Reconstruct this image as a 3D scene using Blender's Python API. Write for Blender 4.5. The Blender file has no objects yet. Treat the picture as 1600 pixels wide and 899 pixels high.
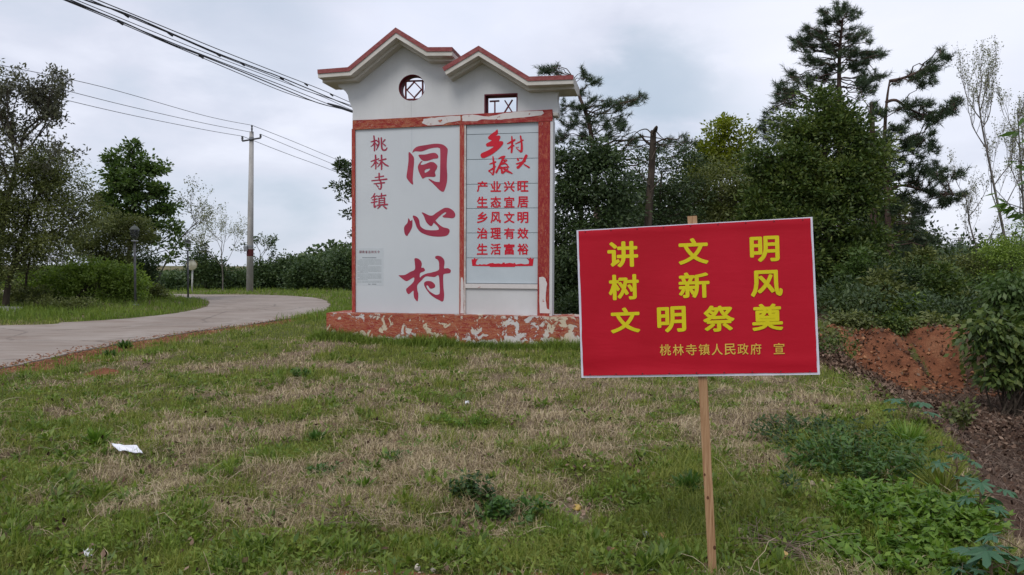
import bpy, bmesh, math, random
import numpy as np
from mathutils import Vector, Matrix

# ------------------------------------------------------------------ camera
scene = bpy.context.scene
FPX = 1180.0
cam_d = bpy.data.cameras.new('camera')
cam_d.sensor_width = 36.0
cam_d.lens = 36.0 * FPX / 1600.0
cam_d.clip_start = 0.05
cam_d.clip_end = 2500.0
cam = bpy.data.objects.new('camera', cam_d)
scene.collection.objects.link(cam)
PITCH = math.atan(34.5 / FPX)
ROLL = 0.0045
CAMR = Matrix.Rotation(math.radians(90) - PITCH, 3, 'X') @ Matrix.Rotation(ROLL, 3, 'Z')
cam.matrix_world = Matrix.Translation((0, 0, 1.6)) @ CAMR.to_4x4()
scene.camera = cam
CR = np.array(CAMR)
EYE = np.array([0, 0, 1.6])

# ------------------------------------------------------------------ light
SUN_EL, SUN_AZ = math.radians(52), math.radians(205)   # azimuth clockwise from +Y
world = bpy.data.worlds.new('World')
scene.world = world
world.use_nodes = True
wn = world.node_tree
for n in list(wn.nodes):
    wn.nodes.remove(n)

def N(nt, typ, **kw):
    n = nt.nodes.new(typ)
    for k, v in kw.items():
        if k == 'ins':
            for a, b in v.items():
                if hasattr(b, 'is_linked') or isinstance(b, bpy.types.NodeSocket):
                    nt.links.new(b, n.inputs[a])
                else:
                    n.inputs[a].default_value = b
        else:
            setattr(n, k, v)
    return n

def c4(c):
    return (c[0], c[1], c[2], 1.0)

def ramp(nt, fac, stops, interp='LINEAR'):
    r = nt.nodes.new('ShaderNodeValToRGB')
    cr = r.color_ramp
    cr.interpolation = interp
    while len(cr.elements) < len(stops):
        cr.elements.new(0.5)
    for e, (p, c) in zip(cr.elements, stops):
        e.position = p
        e.color = c4(c) if hasattr(c, '__len__') else (c, c, c, 1)
    nt.links.new(fac, r.inputs[0])
    return r.outputs[0]

def noise(nt, scale, detail=4, rough=0.55, vec=None, dist=0.0):
    n = N(nt, 'ShaderNodeTexNoise')
    n.inputs['Scale'].default_value = scale
    n.inputs['Detail'].default_value = detail
    n.inputs['Roughness'].default_value = rough
    n.inputs['Distortion'].default_value = dist
    if vec is not None:
        nt.links.new(vec, n.inputs['Vector'])
    return n.outputs['Fac']

def mixc(nt, fac, a, b, mode='MIX'):
    m = nt.nodes.new('ShaderNodeMix')
    m.data_type = 'RGBA'
    m.blend_type = mode
    for idx, v in ((0, fac), (6, a), (7, b)):
        if isinstance(v, bpy.types.NodeSocket):
            nt.links.new(v, m.inputs[idx])
        elif idx == 0:
            m.inputs[idx].default_value = v
        else:
            m.inputs[idx].default_value = c4(v)
    return m.outputs[2]

def math_n(nt, op, a, b=0.0, c=None, clamp=False):
    m = nt.nodes.new('ShaderNodeMath')
    m.operation = op
    m.use_clamp = clamp
    vals = [a, b] + ([c] if c is not None else [])
    for i, v in enumerate(vals):
        if isinstance(v, bpy.types.NodeSocket):
            nt.links.new(v, m.inputs[i])
        else:
            m.inputs[i].default_value = v
    return m.outputs[0]

def ray(px, py):
    v = CR @ np.array([(px - 800) / FPX, -(py - 449.5) / FPX, -1.0])
    return v

def P(px, py, Y):
    v = ray(px, py)
    return EYE + v * (Y / v[1])

def G(px, py, z=0.0):
    v = ray(px, py)
    return EYE + v * ((z - 1.6) / v[2])

# sky: Nishita seen through a broken overcast layer
sky = N(wn, 'ShaderNodeTexSky', sky_type='NISHITA', sun_disc=False, sun_elevation=SUN_EL, sun_rotation=SUN_AZ)
tc = N(wn, 'ShaderNodeTexCoord')
mp = N(wn, 'ShaderNodeMapping', ins={'Vector': tc.outputs['Generated'], 'Scale': (1.0, 1.0, 2.2), 'Location': (0.35, 0.2, 0.1)})
cl1 = noise(wn, 2.6, 6, 0.5, mp.outputs[0], 0.35)
cl2 = noise(wn, 7.0, 5, 0.55, mp.outputs[0], 0.2)
clf = math_n(wn, 'MULTIPLY_ADD', cl2, 0.40, math_n(wn, 'MULTIPLY', cl1, 0.70))
cloud = ramp(wn, clf, [(0.36, (0.455, 0.53, 0.63)), (0.47, (0.56, 0.61, 0.715)), (0.57, (0.645, 0.67, 0.775)), (0.68, (0.755, 0.775, 0.875))])
def sky_patch(col, px, py, rad, target, amt, sx=1.0):
    d = ray(px, py); d = d / np.linalg.norm(d)
    sub = N(wn, 'ShaderNodeVectorMath', operation='SUBTRACT')
    wn.links.new(tc.outputs['Generated'], sub.inputs[0]); sub.inputs[1].default_value = tuple(d)
    mul = N(wn, 'ShaderNodeVectorMath', operation='MULTIPLY')
    wn.links.new(sub.outputs[0], mul.inputs[0]); mul.inputs[1].default_value = (sx, 1, 1.6)
    ln = N(wn, 'ShaderNodeVectorMath', operation='LENGTH'); wn.links.new(mul.outputs[0], ln.inputs[0])
    w = math_n(wn, 'ADD', ln.outputs['Value'], math_n(wn, 'MULTIPLY', math_n(wn, 'SUBTRACT', cl2, 0.5), 0.16))
    mr = N(wn, 'ShaderNodeMapRange', interpolation_type='SMOOTHSTEP')
    wn.links.new(w, mr.inputs[0]); mr.inputs[1].default_value = rad; mr.inputs[2].default_value = rad * 0.35
    mr.inputs[3].default_value = 0; mr.inputs[4].default_value = amt
    return mixc(wn, mr.outputs[0], col, target)
cloud = sky_patch(cloud, 1035, 130, 0.115, (0.43, 0.51, 0.61), 0.85)
cloud = sky_patch(cloud, 400, 60, 0.14, (0.50, 0.56, 0.67), 0.55)
cloud = sky_patch(cloud, 1400, 10, 0.3, (0.88, 0.89, 0.97), 0.7)
cloud = sky_patch(cloud, 700, 20, 0.2, (0.80, 0.83, 0.96), 0.6)
sc10 = N(wn, 'ShaderNodeVectorMath', operation='SCALE')
wn.links.new(sky.outputs[0], sc10.inputs[0]); sc10.inputs['Scale'].default_value = 0.1
skym = mixc(wn, 0.9, sc10.outputs[0], cloud)
scl = N(wn, 'ShaderNodeVectorMath', operation='SCALE')
wn.links.new(skym, scl.inputs[0]); scl.inputs['Scale'].default_value = 10.0
bg = N(wn, 'ShaderNodeBackground', ins={'Color': scl.outputs[0], 'Strength': 0.1})
wo = N(wn, 'ShaderNodeOutputWorld')
wn.links.new(bg.outputs[0], wo.inputs[0])

sun_d = bpy.data.lights.new('sun', 'SUN')
sun_d.energy = 1.45
sun_d.angle = math.radians(25)
sun_d.color = (1.0, 0.955, 0.90)
sun = bpy.data.objects.new('sun', sun_d)
scene.collection.objects.link(sun)
sdir = Vector((math.sin(SUN_AZ) * math.cos(SUN_EL), math.cos(SUN_AZ) * math.cos(SUN_EL), math.sin(SUN_EL)))
sun.rotation_euler = sdir.to_track_quat('Z', 'Y').to_euler()
sun.location = (0, -10, 20)

scene.view_settings.view_transform = 'Standard'
scene.view_settings.look = 'None'
scene.view_settings.gamma = 1.0
scene.view_settings.exposure = 0.27
scene.cycles.max_bounces = 6
scene.cycles.transparent_max_bounces = 8
scene.cycles.use_denoising = True

# ------------------------------------------------------------------ mesh helpers
COL = scene.collection
rng = np.random.default_rng(7)

class MB:
    """collects vertices and faces, builds ONE mesh object"""
    def __init__(s):
        s.V = []; s.F = []; s.n = 0
    def add(s, V, F):
        V = np.asarray(V, float).reshape(-1, 3)
        if not isinstance(F, list):
            F = [F]
        for f in F:
            f = np.asarray(f, int)
            if f.size:
                s.F.append(f + s.n)
        s.V.append(V); s.n += len(V)
        return s
    def box(s, lo, hi, M=None):
        x0, y0, z0 = lo; x1, y1, z1 = hi
        V = np.array([[x0, y0, z0], [x1, y0, z0], [x1, y1, z0], [x0, y1, z0], [x0, y0, z1], [x1, y0, z1], [x1, y1, z1], [x0, y1, z1]], float)
        if M is not None:
            V = M(V)
        F = np.array([[0, 3, 2, 1], [4, 5, 6, 7], [0, 1, 5, 4], [1, 2, 6, 5], [2, 3, 7, 6], [3, 0, 4, 7]])
        return s.add(V, F)
    def tube(s, pts, rad, sides=6, cap=True):
        pts = np.asarray(pts, float); n = len(pts)
        rad = np.broadcast_to(np.asarray(rad, float), (n,))
        t = np.gradient(pts, axis=0)
        t /= np.linalg.norm(t, axis=1)[:, None] + 1e-9
        up = np.array([0.31, 0.17, 0.93]) if abs(t[0, 2]) < 0.8 else np.array([0.93, 0.3, 0.1])
        a = np.cross(t, up); a /= np.linalg.norm(a, axis=1)[:, None] + 1e-9
        b = np.cross(t, a)
        ang = np.arange(sides) * 2 * math.pi / sides
        V = pts[:, None, :] + rad[:, None, None] * (np.cos(ang)[None, :, None] * a[:, None, :] + np.sin(ang)[None, :, None] * b[:, None, :])
        i = np.arange(n - 1)[:, None] * sides; j = np.arange(sides)[None, :]; j2 = (j + 1) % sides
        F = np.stack([i + j, i + j2, i + sides + j2, i + sides + j], -1).reshape(-1, 4)
        fs = [F]
        if cap:
            fs.append(np.arange(sides)[None, ::-1]); fs.append((np.arange(sides) + (n - 1) * sides)[None, :])
        return s.add(V.reshape(-1, 3), fs)
    def build(s, name, mat, parent=None, smooth=False):
        if not s.V:
            return None
        V = np.concatenate(s.V)
        o = mk(name, V, s.F, mat, parent, smooth)
        return o

def mk(name, V, Fs, mat, parent=None, smooth=False, link=True):
    V = np.asarray(V, float)
    if parent is not None:
        V = V - np.array(wloc(parent))
    me = bpy.data.meshes.new(name)
    me.vertices.add(len(V))
    me.vertices.foreach_set('co', V.astype(np.float32).ravel())
    Fs = [f for f in (Fs if isinstance(Fs, list) else [Fs]) if len(f)]
    tot = np.concatenate([np.full(len(f), f.shape[1]) for f in Fs])
    loops = np.concatenate([f.ravel() for f in Fs])
    me.loops.add(len(loops))
    me.loops.foreach_set('vertex_index', loops.astype(np.int32))
    me.polygons.add(len(tot))
    st = np.concatenate([[0], np.cumsum(tot)[:-1]])
    me.polygons.foreach_set('loop_start', st.astype(np.int32))
    me.polygons.foreach_set('loop_total', tot.astype(np.int32))
    me.polygons.foreach_set('use_smooth', np.full(len(tot), bool(smooth)))
    me.update(calc_edges=True)
    me.validate()
    if mat is not None:
        me.materials.append(mat)
    o = bpy.data.objects.new(name, me)
    COL.objects.link(o)
    if parent is not None:
        o.parent = parent
    return o

def wloc(o):
    v = np.zeros(3)
    while o is not None:
        v = v + np.array(o.location); o = o.parent
    return v

def thing(name, label, cat, loc, group=None):
    o = bpy.data.objects.new(name, None)
    o.empty_display_size = 0.3
    COL.objects.link(o)
    o.location = tuple(float(a) for a in loc)
    tag(o, label, cat, group)
    return o

def tag(o, label=None, cat=None, group=None, kind=None):
    if label: o['label'] = label
    if cat: o['category'] = cat
    if group: o['group'] = group
    if kind: o['kind'] = kind
    return o

def rebase(o, loc):
    """move a single-mesh thing's origin to its base without moving the mesh"""
    loc = Vector([float(a) for a in loc])
    o.data.transform(Matrix.Translation(-loc)); o.location = loc
    return o

def copy_thing(root, loc, label=None):
    r = root.copy(); COL.objects.link(r); r.location = tuple(float(a) for a in loc)
    if label: r['label'] = label
    for ch in [c for c in bpy.data.objects if c.parent == root]:
        c = ch.copy(); COL.objects.link(c); c.parent = r
    return r

# value noise
_tab = np.random.default_rng(3).random((256, 256))
def vnoise(x, y):
    xi = np.floor(x).astype(int); yi = np.floor(y).astype(int)
    fx = x - xi; fy = y - yi
    fx = fx * fx * (3 - 2 * fx); fy = fy * fy * (3 - 2 * fy)
    a = _tab[xi & 255, yi & 255]; b = _tab[(xi + 1) & 255, yi & 255]
    c = _tab[xi & 255, (yi + 1) & 255]; d = _tab[(xi + 1) & 255, (yi + 1) & 255]
    return (a * (1 - fx) + b * fx) * (1 - fy) + (c * (1 - fx) + d * fx) * fy
def fbm(x, y, sc, oct=4):
    s = 0; a = 1; t = 0
    x = np.asarray(x, float) + 37.3; y = np.asarray(y, float) + 11.7
    for k in range(oct):
        s = s + a * vnoise(x * sc + 17 * k, y * sc + 31 * k); t += a; a *= 0.5; sc *= 2.03
    return s / t
def sstep(a, b, x):
    t = np.clip((x - a) / (b - a), 0, 1); return t * t * (3 - 2 * t)

# ------------------------------------------------------------------ materials
def base_mat(name, rough=0.8, spec=0.3):
    m = bpy.data.materials.new(name); m.use_nodes = True
    nt = m.node_tree; b = nt.nodes['Principled BSDF']
    b.inputs['Roughness'].default_value = rough
    b.inputs['Specular IOR Level'].default_value = spec
    return m, nt, b
def pos(nt, scale=(1, 1, 1)):
    g = nt.nodes.new('ShaderNodeNewGeometry')
    mp = nt.nodes.new('ShaderNodeMapping'); mp.inputs['Scale'].default_value = scale
    nt.links.new(g.outputs['Position'], mp.inputs['Vector'])
    return mp.outputs[0]
def bump(nt, b, h, strength=0.3, dist=0.01):
    n = nt.nodes.new('ShaderNodeBump'); n.inputs['Strength'].default_value = strength; n.inputs['Distance'].default_value = dist
    nt.links.new(h, n.inputs['Height']); nt.links.new(n.outputs[0], b.inputs['Normal'])
def noisy(name, c1, c2, scale=5, rough=0.8, spec=0.3, sc3=(1, 1, 1), bmp=0.2, bd=0.005, detail=5, lo=0.35, hi=0.65):
    m, nt, b = base_mat(name, rough, spec)
    p = pos(nt, sc3)
    f = noise(nt, scale, detail, 0.6, p)
    nt.links.new(ramp(nt, f, [(lo, c1), (hi, c2)]), b.inputs['Base Color'])
    if bmp:
        bump(nt, b, noise(nt, scale * 6, 3, 0.6, p), bmp, bd)
    return m

def leaf_mat(name, cols, trans=0.25, rough=0.5, nscale=0.8, spec=0.35):
    """cols: three leaf colours (dark, mid, light)"""
    m, nt, b = base_mat(name, rough, spec)
    g = nt.nodes.new('ShaderNodeNewGeometry')
    r1 = g.outputs['Random Per Island']
    n1 = noise(nt, nscale, 3, 0.6, g.outputs['Position'])
    f = math_n(nt, 'MULTIPLY_ADD', r1, 0.45, math_n(nt, 'MULTIPLY', n1, 0.6))
    col = ramp(nt, f, [(0.2, cols[0]), (0.5, cols[1]), (0.85, cols[2])])
    nt.links.new(col, b.inputs['Base Color'])
    if trans > 0:
        t = nt.nodes.new('ShaderNodeBsdfTranslucent')
        nt.links.new(mixc(nt, 1.0, col, (1.25, 1.35, 0.7), 'MULTIPLY'), t.inputs[0])
        mx = nt.nodes.new('ShaderNodeMixShader'); mx.inputs[0].default_value = trans
        nt.links.new(b.outputs[0], mx.inputs[1]); nt.links.new(t.outputs[0], mx.inputs[2])
        nt.links.new(mx.outputs[0], nt.nodes['Material Output'].inputs[0])
    return m

def paint_mat(name, thr, red=(0.33, 0.028, 0.022), red2=(0.42, 0.07, 0.04), worn=(0.50, 0.22, 0.10), plaster=(0.60, 0.57, 0.54), scale=3.0, streak=(1, 1, 2.4), xbias=None, wear=0.55, plaster2=None, scratch=0.5):
    """flaking red paint over plaster; thr = share (0..1) of plaster shown"""
    m, nt, b = base_mat(name, 0.75, 0.25)
    p = pos(nt, streak); p1 = pos(nt)
    f = noise(nt, scale, 8, 0.62, p1, 0.6)
    fw = noise(nt, scale * 1.6, 8, 0.7, p, 0.8)
    if xbias:
        sx = nt.nodes.new('ShaderNodeSeparateXYZ'); nt.links.new(p1, sx.inputs[0])
        mr = nt.nodes.new('ShaderNodeMapRange'); nt.links.new(sx.outputs[0], mr.inputs[0])
        mr.inputs[1].default_value = xbias[0]; mr.inputs[2].default_value = xbias[1]
        mr.inputs[3].default_value = xbias[2]; mr.inputs[4].default_value = xbias[3]
        f = math_n(nt, 'ADD', f, mr.outputs[0])
        if len(xbias) > 4:
            fz = nt.nodes.new('ShaderNodeMapRange'); nt.links.new(sx.outputs[2], fz.inputs[0])
            fz.inputs[1].default_value = xbias[4]; fz.inputs[2].default_value = xbias[5]
            fz.inputs[3].default_value = xbias[6]; fz.inputs[4].default_value = 0
            f = math_n(nt, 'ADD', f, fz.outputs[0])
    rr = mixc(nt, ramp(nt, noise(nt, scale * 3, 4, 0.6, p), [(0.4, 0.0), (0.6, 1.0)]), red, red2)
    ww = mixc(nt, ramp(nt, fw, [(wear - 0.05, 0.0), (wear + 0.12, 0.85)]), rr, worn)
    pl = mixc(nt, noise(nt, 14, 4, 0.6, p1), plaster, tuple(a * 0.82 for a in plaster))
    if plaster2:
        pl = mixc(nt, ramp(nt, noise(nt, 1.3, 3, 0.5, p1), [(0.45, 0.0), (0.6, 1.0)]), pl, plaster2)
    mask = ramp(nt, f, [(1 - thr - 0.008, 0.0), (1 - thr + 0.008, 1.0)])
    edge = ramp(nt, f, [(1 - thr - 0.03, 0.0), (1 - thr - 0.004, 1.0), (1 - thr + 0.014, 0.0)])
    col = mixc(nt, mask, ww, pl)
    col = mixc(nt, math_n(nt, 'MULTIPLY', edge, 0.45), col, (0.12, 0.03, 0.025))
    scr = noise(nt, scale * 2.2, 6, 0.75, pos(nt, tuple(a * 1.5 for a in streak)), 1.5)
    col = mixc(nt, ramp(nt, scr, [(0.60, 0.0), (0.66, scratch)]), col, plaster)
    nt.links.new(col, b.inputs['Base Color'])
    h = math_n(nt, 'MULTIPLY_ADD', mask, -1.0, math_n(nt, 'MULTIPLY', noise(nt, 40, 3, 0.6, p1), 0.5))
    bump(nt, b, h, 0.5, 0.004)
    return m
# ------------------------------------------------------------------ the road outline (ground coordinates)
near_px = [(0, 577), (110, 553), (200, 537), (300, 520), (400, 507), (480, 493)]
near = [G(*p)[:2] for p in near_px]
outer = [G(*p)[:2] for p in [(508, 486), (515, 478), (508, 470), (480, 465), (440, 462.5), (400, 461.5), (340, 461), (290, 460.5)]]
inner_px = [(253, 461.8), (268, 463), (300, 466), (322, 470), (328, 474.5), (320, 481), (300, 486), (270, 491), (200, 499), (100, 505), (0, 510)]
inner = [G(*p)[:2] for p in inner_px]
near_left = [np.array([-8.05, 9.6]), np.array([-9.6, 5.5]), np.array([-17.0, -2.0])]
inner_left = [np.array([-24.0, 17.8]), np.array([-40.0, 9.5])]
far_left_o = [np.array([-30.0, 44.5]), np.array([-45.0, 52.0])]
far_left_i = [np.array([-45.0, 45.5]), np.array([-30.0, 40.2])]
def catmull(pts, k=6, closed=False):
    pts = [np.asarray(p, float) for p in pts]; n = len(pts); out = []
    rngi = range(n if closed else n - 1)
    for i in rngi:
        p0 = pts[(i - 1) % n] if closed or i > 0 else pts[0]
        p1 = pts[i]; p2 = pts[(i + 1) % n]
        p3 = pts[(i + 2) % n] if closed or i + 2 < n else pts[-1]
        for j in range(k):
            t = j / k
            out.append(0.5 * ((2 * p1) + (-p0 + p2) * t + (2 * p0 - 5 * p1 + 4 * p2 - p3) * t * t + (-p0 + 3 * p1 - 3 * p2 + p3) * t ** 3))
    if not closed:
        out.append(pts[-1])
    return np.array(out)
edge_out = catmull(near_left[::-1] + near + outer + far_left_o, 5)
edge_in = catmull(far_left_i + inner + inner_left, 5)
ROAD = np.vstack([edge_out, edge_in])

def poly_sd(poly, x, y):
    """signed distance to polygon, negative inside"""
    x = np.asarray(x, float); y = np.asarray(y, float)
    d = np.full(x.shape, 1e9); inside = np.zeros(x.shape, bool)
    n = len(poly)
    for i in range(n):
        ax, ay = poly[i]; bx, by = poly[(i + 1) % n]
        ex, ey = bx - ax, by - ay
        L = ex * ex + ey * ey + 1e-12
        t = np.clip(((x - ax) * ex + (y - ay) * ey) / L, 0, 1)
        d = np.minimum(d, (x - ax - t * ex) ** 2 + (y - ay - t * ey) ** 2)
        c = ((ay > y) != (by > y))
        with np.errstate(divide='ignore', invalid='ignore'):
            xx = ax + (y - ay) * ex / (ey if abs(ey) > 1e-12 else 1e-12)
        inside ^= (c & (x < xx))
    d = np.sqrt(d)
    return np.where(inside, -d, d)

# ------------------------------------------------------------------ the sign wall frame of reference
ZL, ZR = 15.45, 14.66
pl_ = P(551, 415, ZL); pr_ = P(863, 415, ZR)
U = (pr_ - pl_); U[2] = 0; WALL_LEN = np.linalg.norm(U); U = U / WALL_LEN
Wn = np.array([U[1], -U[0], 0.0])
O = np.array([pl_[0], pl_[1], 0.0])
def FP(px, py, off=0.0):
    v = ray(px, py)
    t = (off - Wn @ (EYE - O)) / (Wn @ v)
    p = EYE + v * t
    return np.array([(p - O) @ U, p[2]])
def WP(uvo):
    uvo = np.asarray(uvo, float)
    return O + uvo[..., 0:1] * U + uvo[..., 1:2] * np.array([0, 0, 1.0]) + uvo[..., 2:3] * Wn
PL_TOP = FP(700, 492.5, 0.3)[1]
pu0 = FP(510, 500, 0.3)[0]; pu1 = FP(908, 500, 0.3)[0]
PLINTH = np.array([WP([pu0, 0, 0.3])[:2], WP([pu1, 0, 0.3])[:2], WP([pu1, 0, -0.6])[:2], WP([pu0, 0, -0.6])[:2]])

# ------------------------------------------------------------------ the ground
cut_px = [(1278, 552), (1300, 575), (1345, 590), (1420, 640), (1475, 700), (1505, 770), (1560, 850), (1640, 960)]
CUTL = np.array([G(*p)[:2] for p in cut_px])      # edge of the grass plateau on the right
CUT = np.vstack([CUTL, [[3.0, 1.5], [60, 0.5], [60, 15.2], [12, 15.2], [6.4, 15.0]]])
BANK_Y = 13.9
def bank_line(x):
    return 13.7 + 0.30 * np.sin(x * 1.1) + 0.05 * (x - 6)
def ground_h(x, y):
    x = np.asarray(x, float); y = np.asarray(y, float)
    near_m = sstep(60, 20, np.hypot(x, y))
    dr = poly_sd(ROAD, x, y)
    b = (fbm(x, y, 0.55, 3) - 0.5) * 0.16 + (fbm(x, y, 2.4, 3) - 0.5) * 0.13
    dp = poly_sd(PLINTH, x, y)
    b = b * sstep(0.0, 1.6, dr) * near_m * (0.35 + 0.65 * sstep(0, 1.2, dp))
    b = b + 0.10 * np.exp(-((x + 3.6) ** 2 + (y - 15.2) ** 2) / 1.6) * sstep(0, 1.5, dr)
    b = b - 0.06 * sstep(-0.02, -0.15, dr)
    # mound with shrubs left of the road
    mnd = 0.4 * np.exp(-(((x + 15.5) / 5.0) ** 2 + ((y - 29.5) / 4.2) ** 2)) * sstep(0.3, 3.0, dr)
    # rise beyond the far side of the bend
    # cutting on the right
    dc = poly_sd(CUT, x, y)
    hollow = -0.62 * sstep(0.05, -1.1, dc) + (fbm(x, y, 1.7, 4) - 0.5) * 0.22 * sstep(0.0, -0.8, dc)
    # earth bank rising to the wood behind
    bl = bank_line(x)
    gul = 1.3 * (fbm(x + y * .35, y * 0.15, 0.8, 4) - 0.5) * sstep(4.2, 5.6, x)
    sb = sstep(bl - 0.45, bl + 1.25, y + gul * 1.8 + 0.35 * (fbm(x, y, 2.2, 3) - .5)) * sstep(4.4, 5.6, x)
    wood = 0.25 * sstep(17, 22, y) * sstep(0, 4, x)
    return (b + mnd + hollow) * (1 - sb) + (0.42 + 0.12 * (fbm(x, y, .8, 2) - .5)) * sb + wood

gx = np.unique(np.round(np.concatenate([np.linspace(-400, -60, 18), np.linspace(-60, -16, 60), np.arange(-16, 13, 0.09), np.linspace(13, 60, 50), np.linspace(60, 400, 18)]), 4))
gy = np.unique(np.round(np.concatenate([np.linspace(-60, 0, 16), np.arange(0, 3, 0.25), np.arange(3, 20, 0.09), np.linspace(20, 60, 110), np.linspace(60, 600, 24)]), 4))
GX, GY = np.meshgrid(gx, gy)
GZ = ground_h(GX, GY)
def H(x, y):
    xi = np.clip(np.searchsorted(gx, x) - 1, 0, len(gx) - 2); yi = np.clip(np.searchsorted(gy, y) - 1, 0, len(gy) - 2)
    fx = np.clip((x - gx[xi]) / (gx[xi + 1] - gx[xi]), 0, 1); fy = np.clip((y - gy[yi]) / (gy[yi + 1] - gy[yi]), 0, 1)
    return (GZ[yi, xi] * (1 - fx) + GZ[yi, xi + 1] * fx) * (1 - fy) + (GZ[yi + 1, xi] * (1 - fx) + GZ[yi + 1, xi + 1] * fx) * fy
def GH(px, py):
    """point where the pixel's ray meets the terrain"""
    z = 0.0
    for _ in range(6):
        p = G(px, py, z); z = float(H(p[0], p[1]))
    return np.array([p[0], p[1], z])

def line_dist(L, x, y):
    d = np.full(np.shape(x), 1e9)
    for (ax, ay), (bx, by) in zip(L[:-1], L[1:]):
        ex, ey = bx - ax, by - ay
        t = np.clip(((x - ax) * ex + (y - ay) * ey) / (ex * ex + ey * ey), 0, 1)
        d = np.minimum(d, (x - ax - t * ex) ** 2 + (y - ay - t * ey) ** 2)
    return np.sqrt(d)
NEAR_EDGE = near_left[:1] + near
# vegetation zones laid out on the ground
def blobs(lst, x, y):
    s = np.zeros(np.shape(x))
    for (px, py, rx, ry, w) in lst:
        c = G(px, py); Z = c[1]
        ax = rx * Z / FPX; ay = ry * Z * Z / (FPX * 1.6)
        s = s + w * np.exp(-(((x - c[0]) / ax) ** 2 + ((y - c[1]) / ay) ** 2))
    return s
DEAD = [(540, 575, 300, 22, 1), (300, 655, 170, 40, 1.1), (500, 615, 260, 25, .7), (470, 740, 220, 45, 1.1), (200, 720, 110, 30, .8), (1000, 612, 330, 30, 1),
        (850, 650, 200, 26, 1), (1290, 620, 90, 35, 1), (640, 780, 170, 40, .9), (1080, 750, 130, 28, .8), (720, 740, 150, 50, .9), (1230, 700, 60, 30, .6),
        (1180, 640, 120, 25, .8), (430, 550, 60, 14, .8), (1300, 560, 70, 20, .4), (1180, 860, 120, 40, .35), (980, 760, 60, 20, .4), (880, 600, 130, 25, .7)]
GREEN = [(230, 840, 330, 60, 1.2), (60, 760, 150, 60, .9), (950, 725, 160, 45, 1.1), (760, 865, 520, 42, 1.2), (720, 552, 190, 10, 2.2), (150, 615, 120, 26, 1),
         (1130, 850, 260, 50, .8), (1380, 740, 130, 70, 1.6), (740, 665, 90, 16, .8), (1000, 810, 260, 38, 1), (90, 690, 120, 40, .9), (330, 545, 120, 12, 1.1),
         (1050, 625, 80, 10, .7), (760, 620, 70, 8, .5), (1350, 600, 60, 14, .7), (250, 620, 70, 22, .8), (350, 740, 90, 14, .8), (520, 770, 60, 20, .5), (300, 505, 300, 14, 1), (480, 520, 60, 8, 1)]
SOIL = [(165, 582, 32, 5, 1.3), (150, 567, 90, 5, .8), (905, 808, 30, 8, .9), (1052, 806, 18, 7, 1.4), (912, 820, 16, 5, 1.0), (305, 785, 22, 6, .8), (720, 655, 14, 5, .8), (62, 768, 18, 5, .6),
        (700, 899, 300, 12, 1.35), (930, 899, 220, 10, 1.3), (1040, 745, 60, 8, .35), (1150, 830, 60, 10, .4), (1240, 860, 70, 14, .4), (640, 690, 40, 8, .2), (965, 755, 35, 4, .8), (60, 855, 20, 6, .5), (1240, 758, 30, 9, .9)]
def zones(x, y):
    """green score, bare-soil score"""
    g = blobs(GREEN, x, y) - blobs(DEAD, x, y)
    n = (fbm(x, y, 1.1, 4) - 0.5) * 3.0 + (fbm(x + 50, y, 4.0, 3) - 0.5) * 2.2
    g = g * 0.55 + n * 1.25 + 0.30
    dr = poly_sd(ROAD, x, y)
    de = line_dist(NEAR_EDGE, x, y)
    strip = np.exp(-((de - 0.25) / 0.62) ** 2) * (dr > 0)
    s = blobs(SOIL, x, y) + 1.1 * strip * (0.6 + fbm(x, y, 3.0, 3) * 0.8) + (fbm(x + 9, y + 70, 3.2, 4) - 0.5) * 0.9
    dc = poly_sd(CUT, x, y)
    return g, s, dr, dc

g_, s_, dr_, dc_ = zones(GX, GY)
grn = sstep(-0.5, 0.5, g_)
soil = sstep(0.55, 0.85, s_)
litter = sstep(0.0, -0.35, dc_)
bl_ = bank_line(GX)
bankm = sstep(bl_ - 0.3, bl_ + 0.1, GY) * sstep(4.4, 5.2, GX) * sstep(bl_ + 1.7, bl_ + 1.0, GY)
bankm = bankm * 1.0 * sstep(0.43, 0.56, fbm(GX * 1.4 + 8, GY * 0.5, 1.1, 4) + 0.12 * np.exp(-((GX - 7.0) / 1.5) ** 2))
woodf = sstep(16, 18, GY) * sstep(-1, 2, GX)
me_cols = np.zeros((GX.size, 4), np.float32)
me_cols[:, 0] = grn.ravel(); me_cols[:, 1] = np.maximum(soil, bankm).ravel(); me_cols[:, 2] = np.maximum(litter * (1 - bankm), woodf * (1 - bankm)).ravel(); me_cols[:, 3] = 1
m, nt, b = base_mat('ground_mat', 0.95, 0.1)
at = N(nt, 'ShaderNodeVertexColor', layer_name='zone')
sp = N(nt, 'ShaderNodeSeparateColor'); nt.links.new(at.outputs[0], sp.inputs[0])
p = pos(nt)
fine = noise(nt, 30, 6, 0.7, p)
mid = noise(nt, 3.0, 6, 0.65, p)
deadc = ramp(nt, fine, [(0.3, (0.09, 0.065, 0.045)), (0.6, (0.24, 0.18, 0.125))])
grc = ramp(nt, fine, [(0.3, (0.04, 0.05, 0.014)), (0.65, (0.125, 0.14, 0.038))])
soc = ramp(nt, mid, [(0.35, (0.10, 0.042, 0.024)), (0.52, (0.23, 0.09, 0.046)), (0.75, (0.32, 0.165, 0.09))])
soc = mixc(nt, ramp(nt, fine, [(0.42, 0.0), (0.62, 0.7)]), soc, (0.14, 0.06, 0.035))
lic = ramp(nt, fine, [(0.3, (0.035, 0.02, 0.014)), (0.65, (0.13, 0.085, 0.06))])
col = mixc(nt, sp.outputs[0], deadc, grc)
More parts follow.
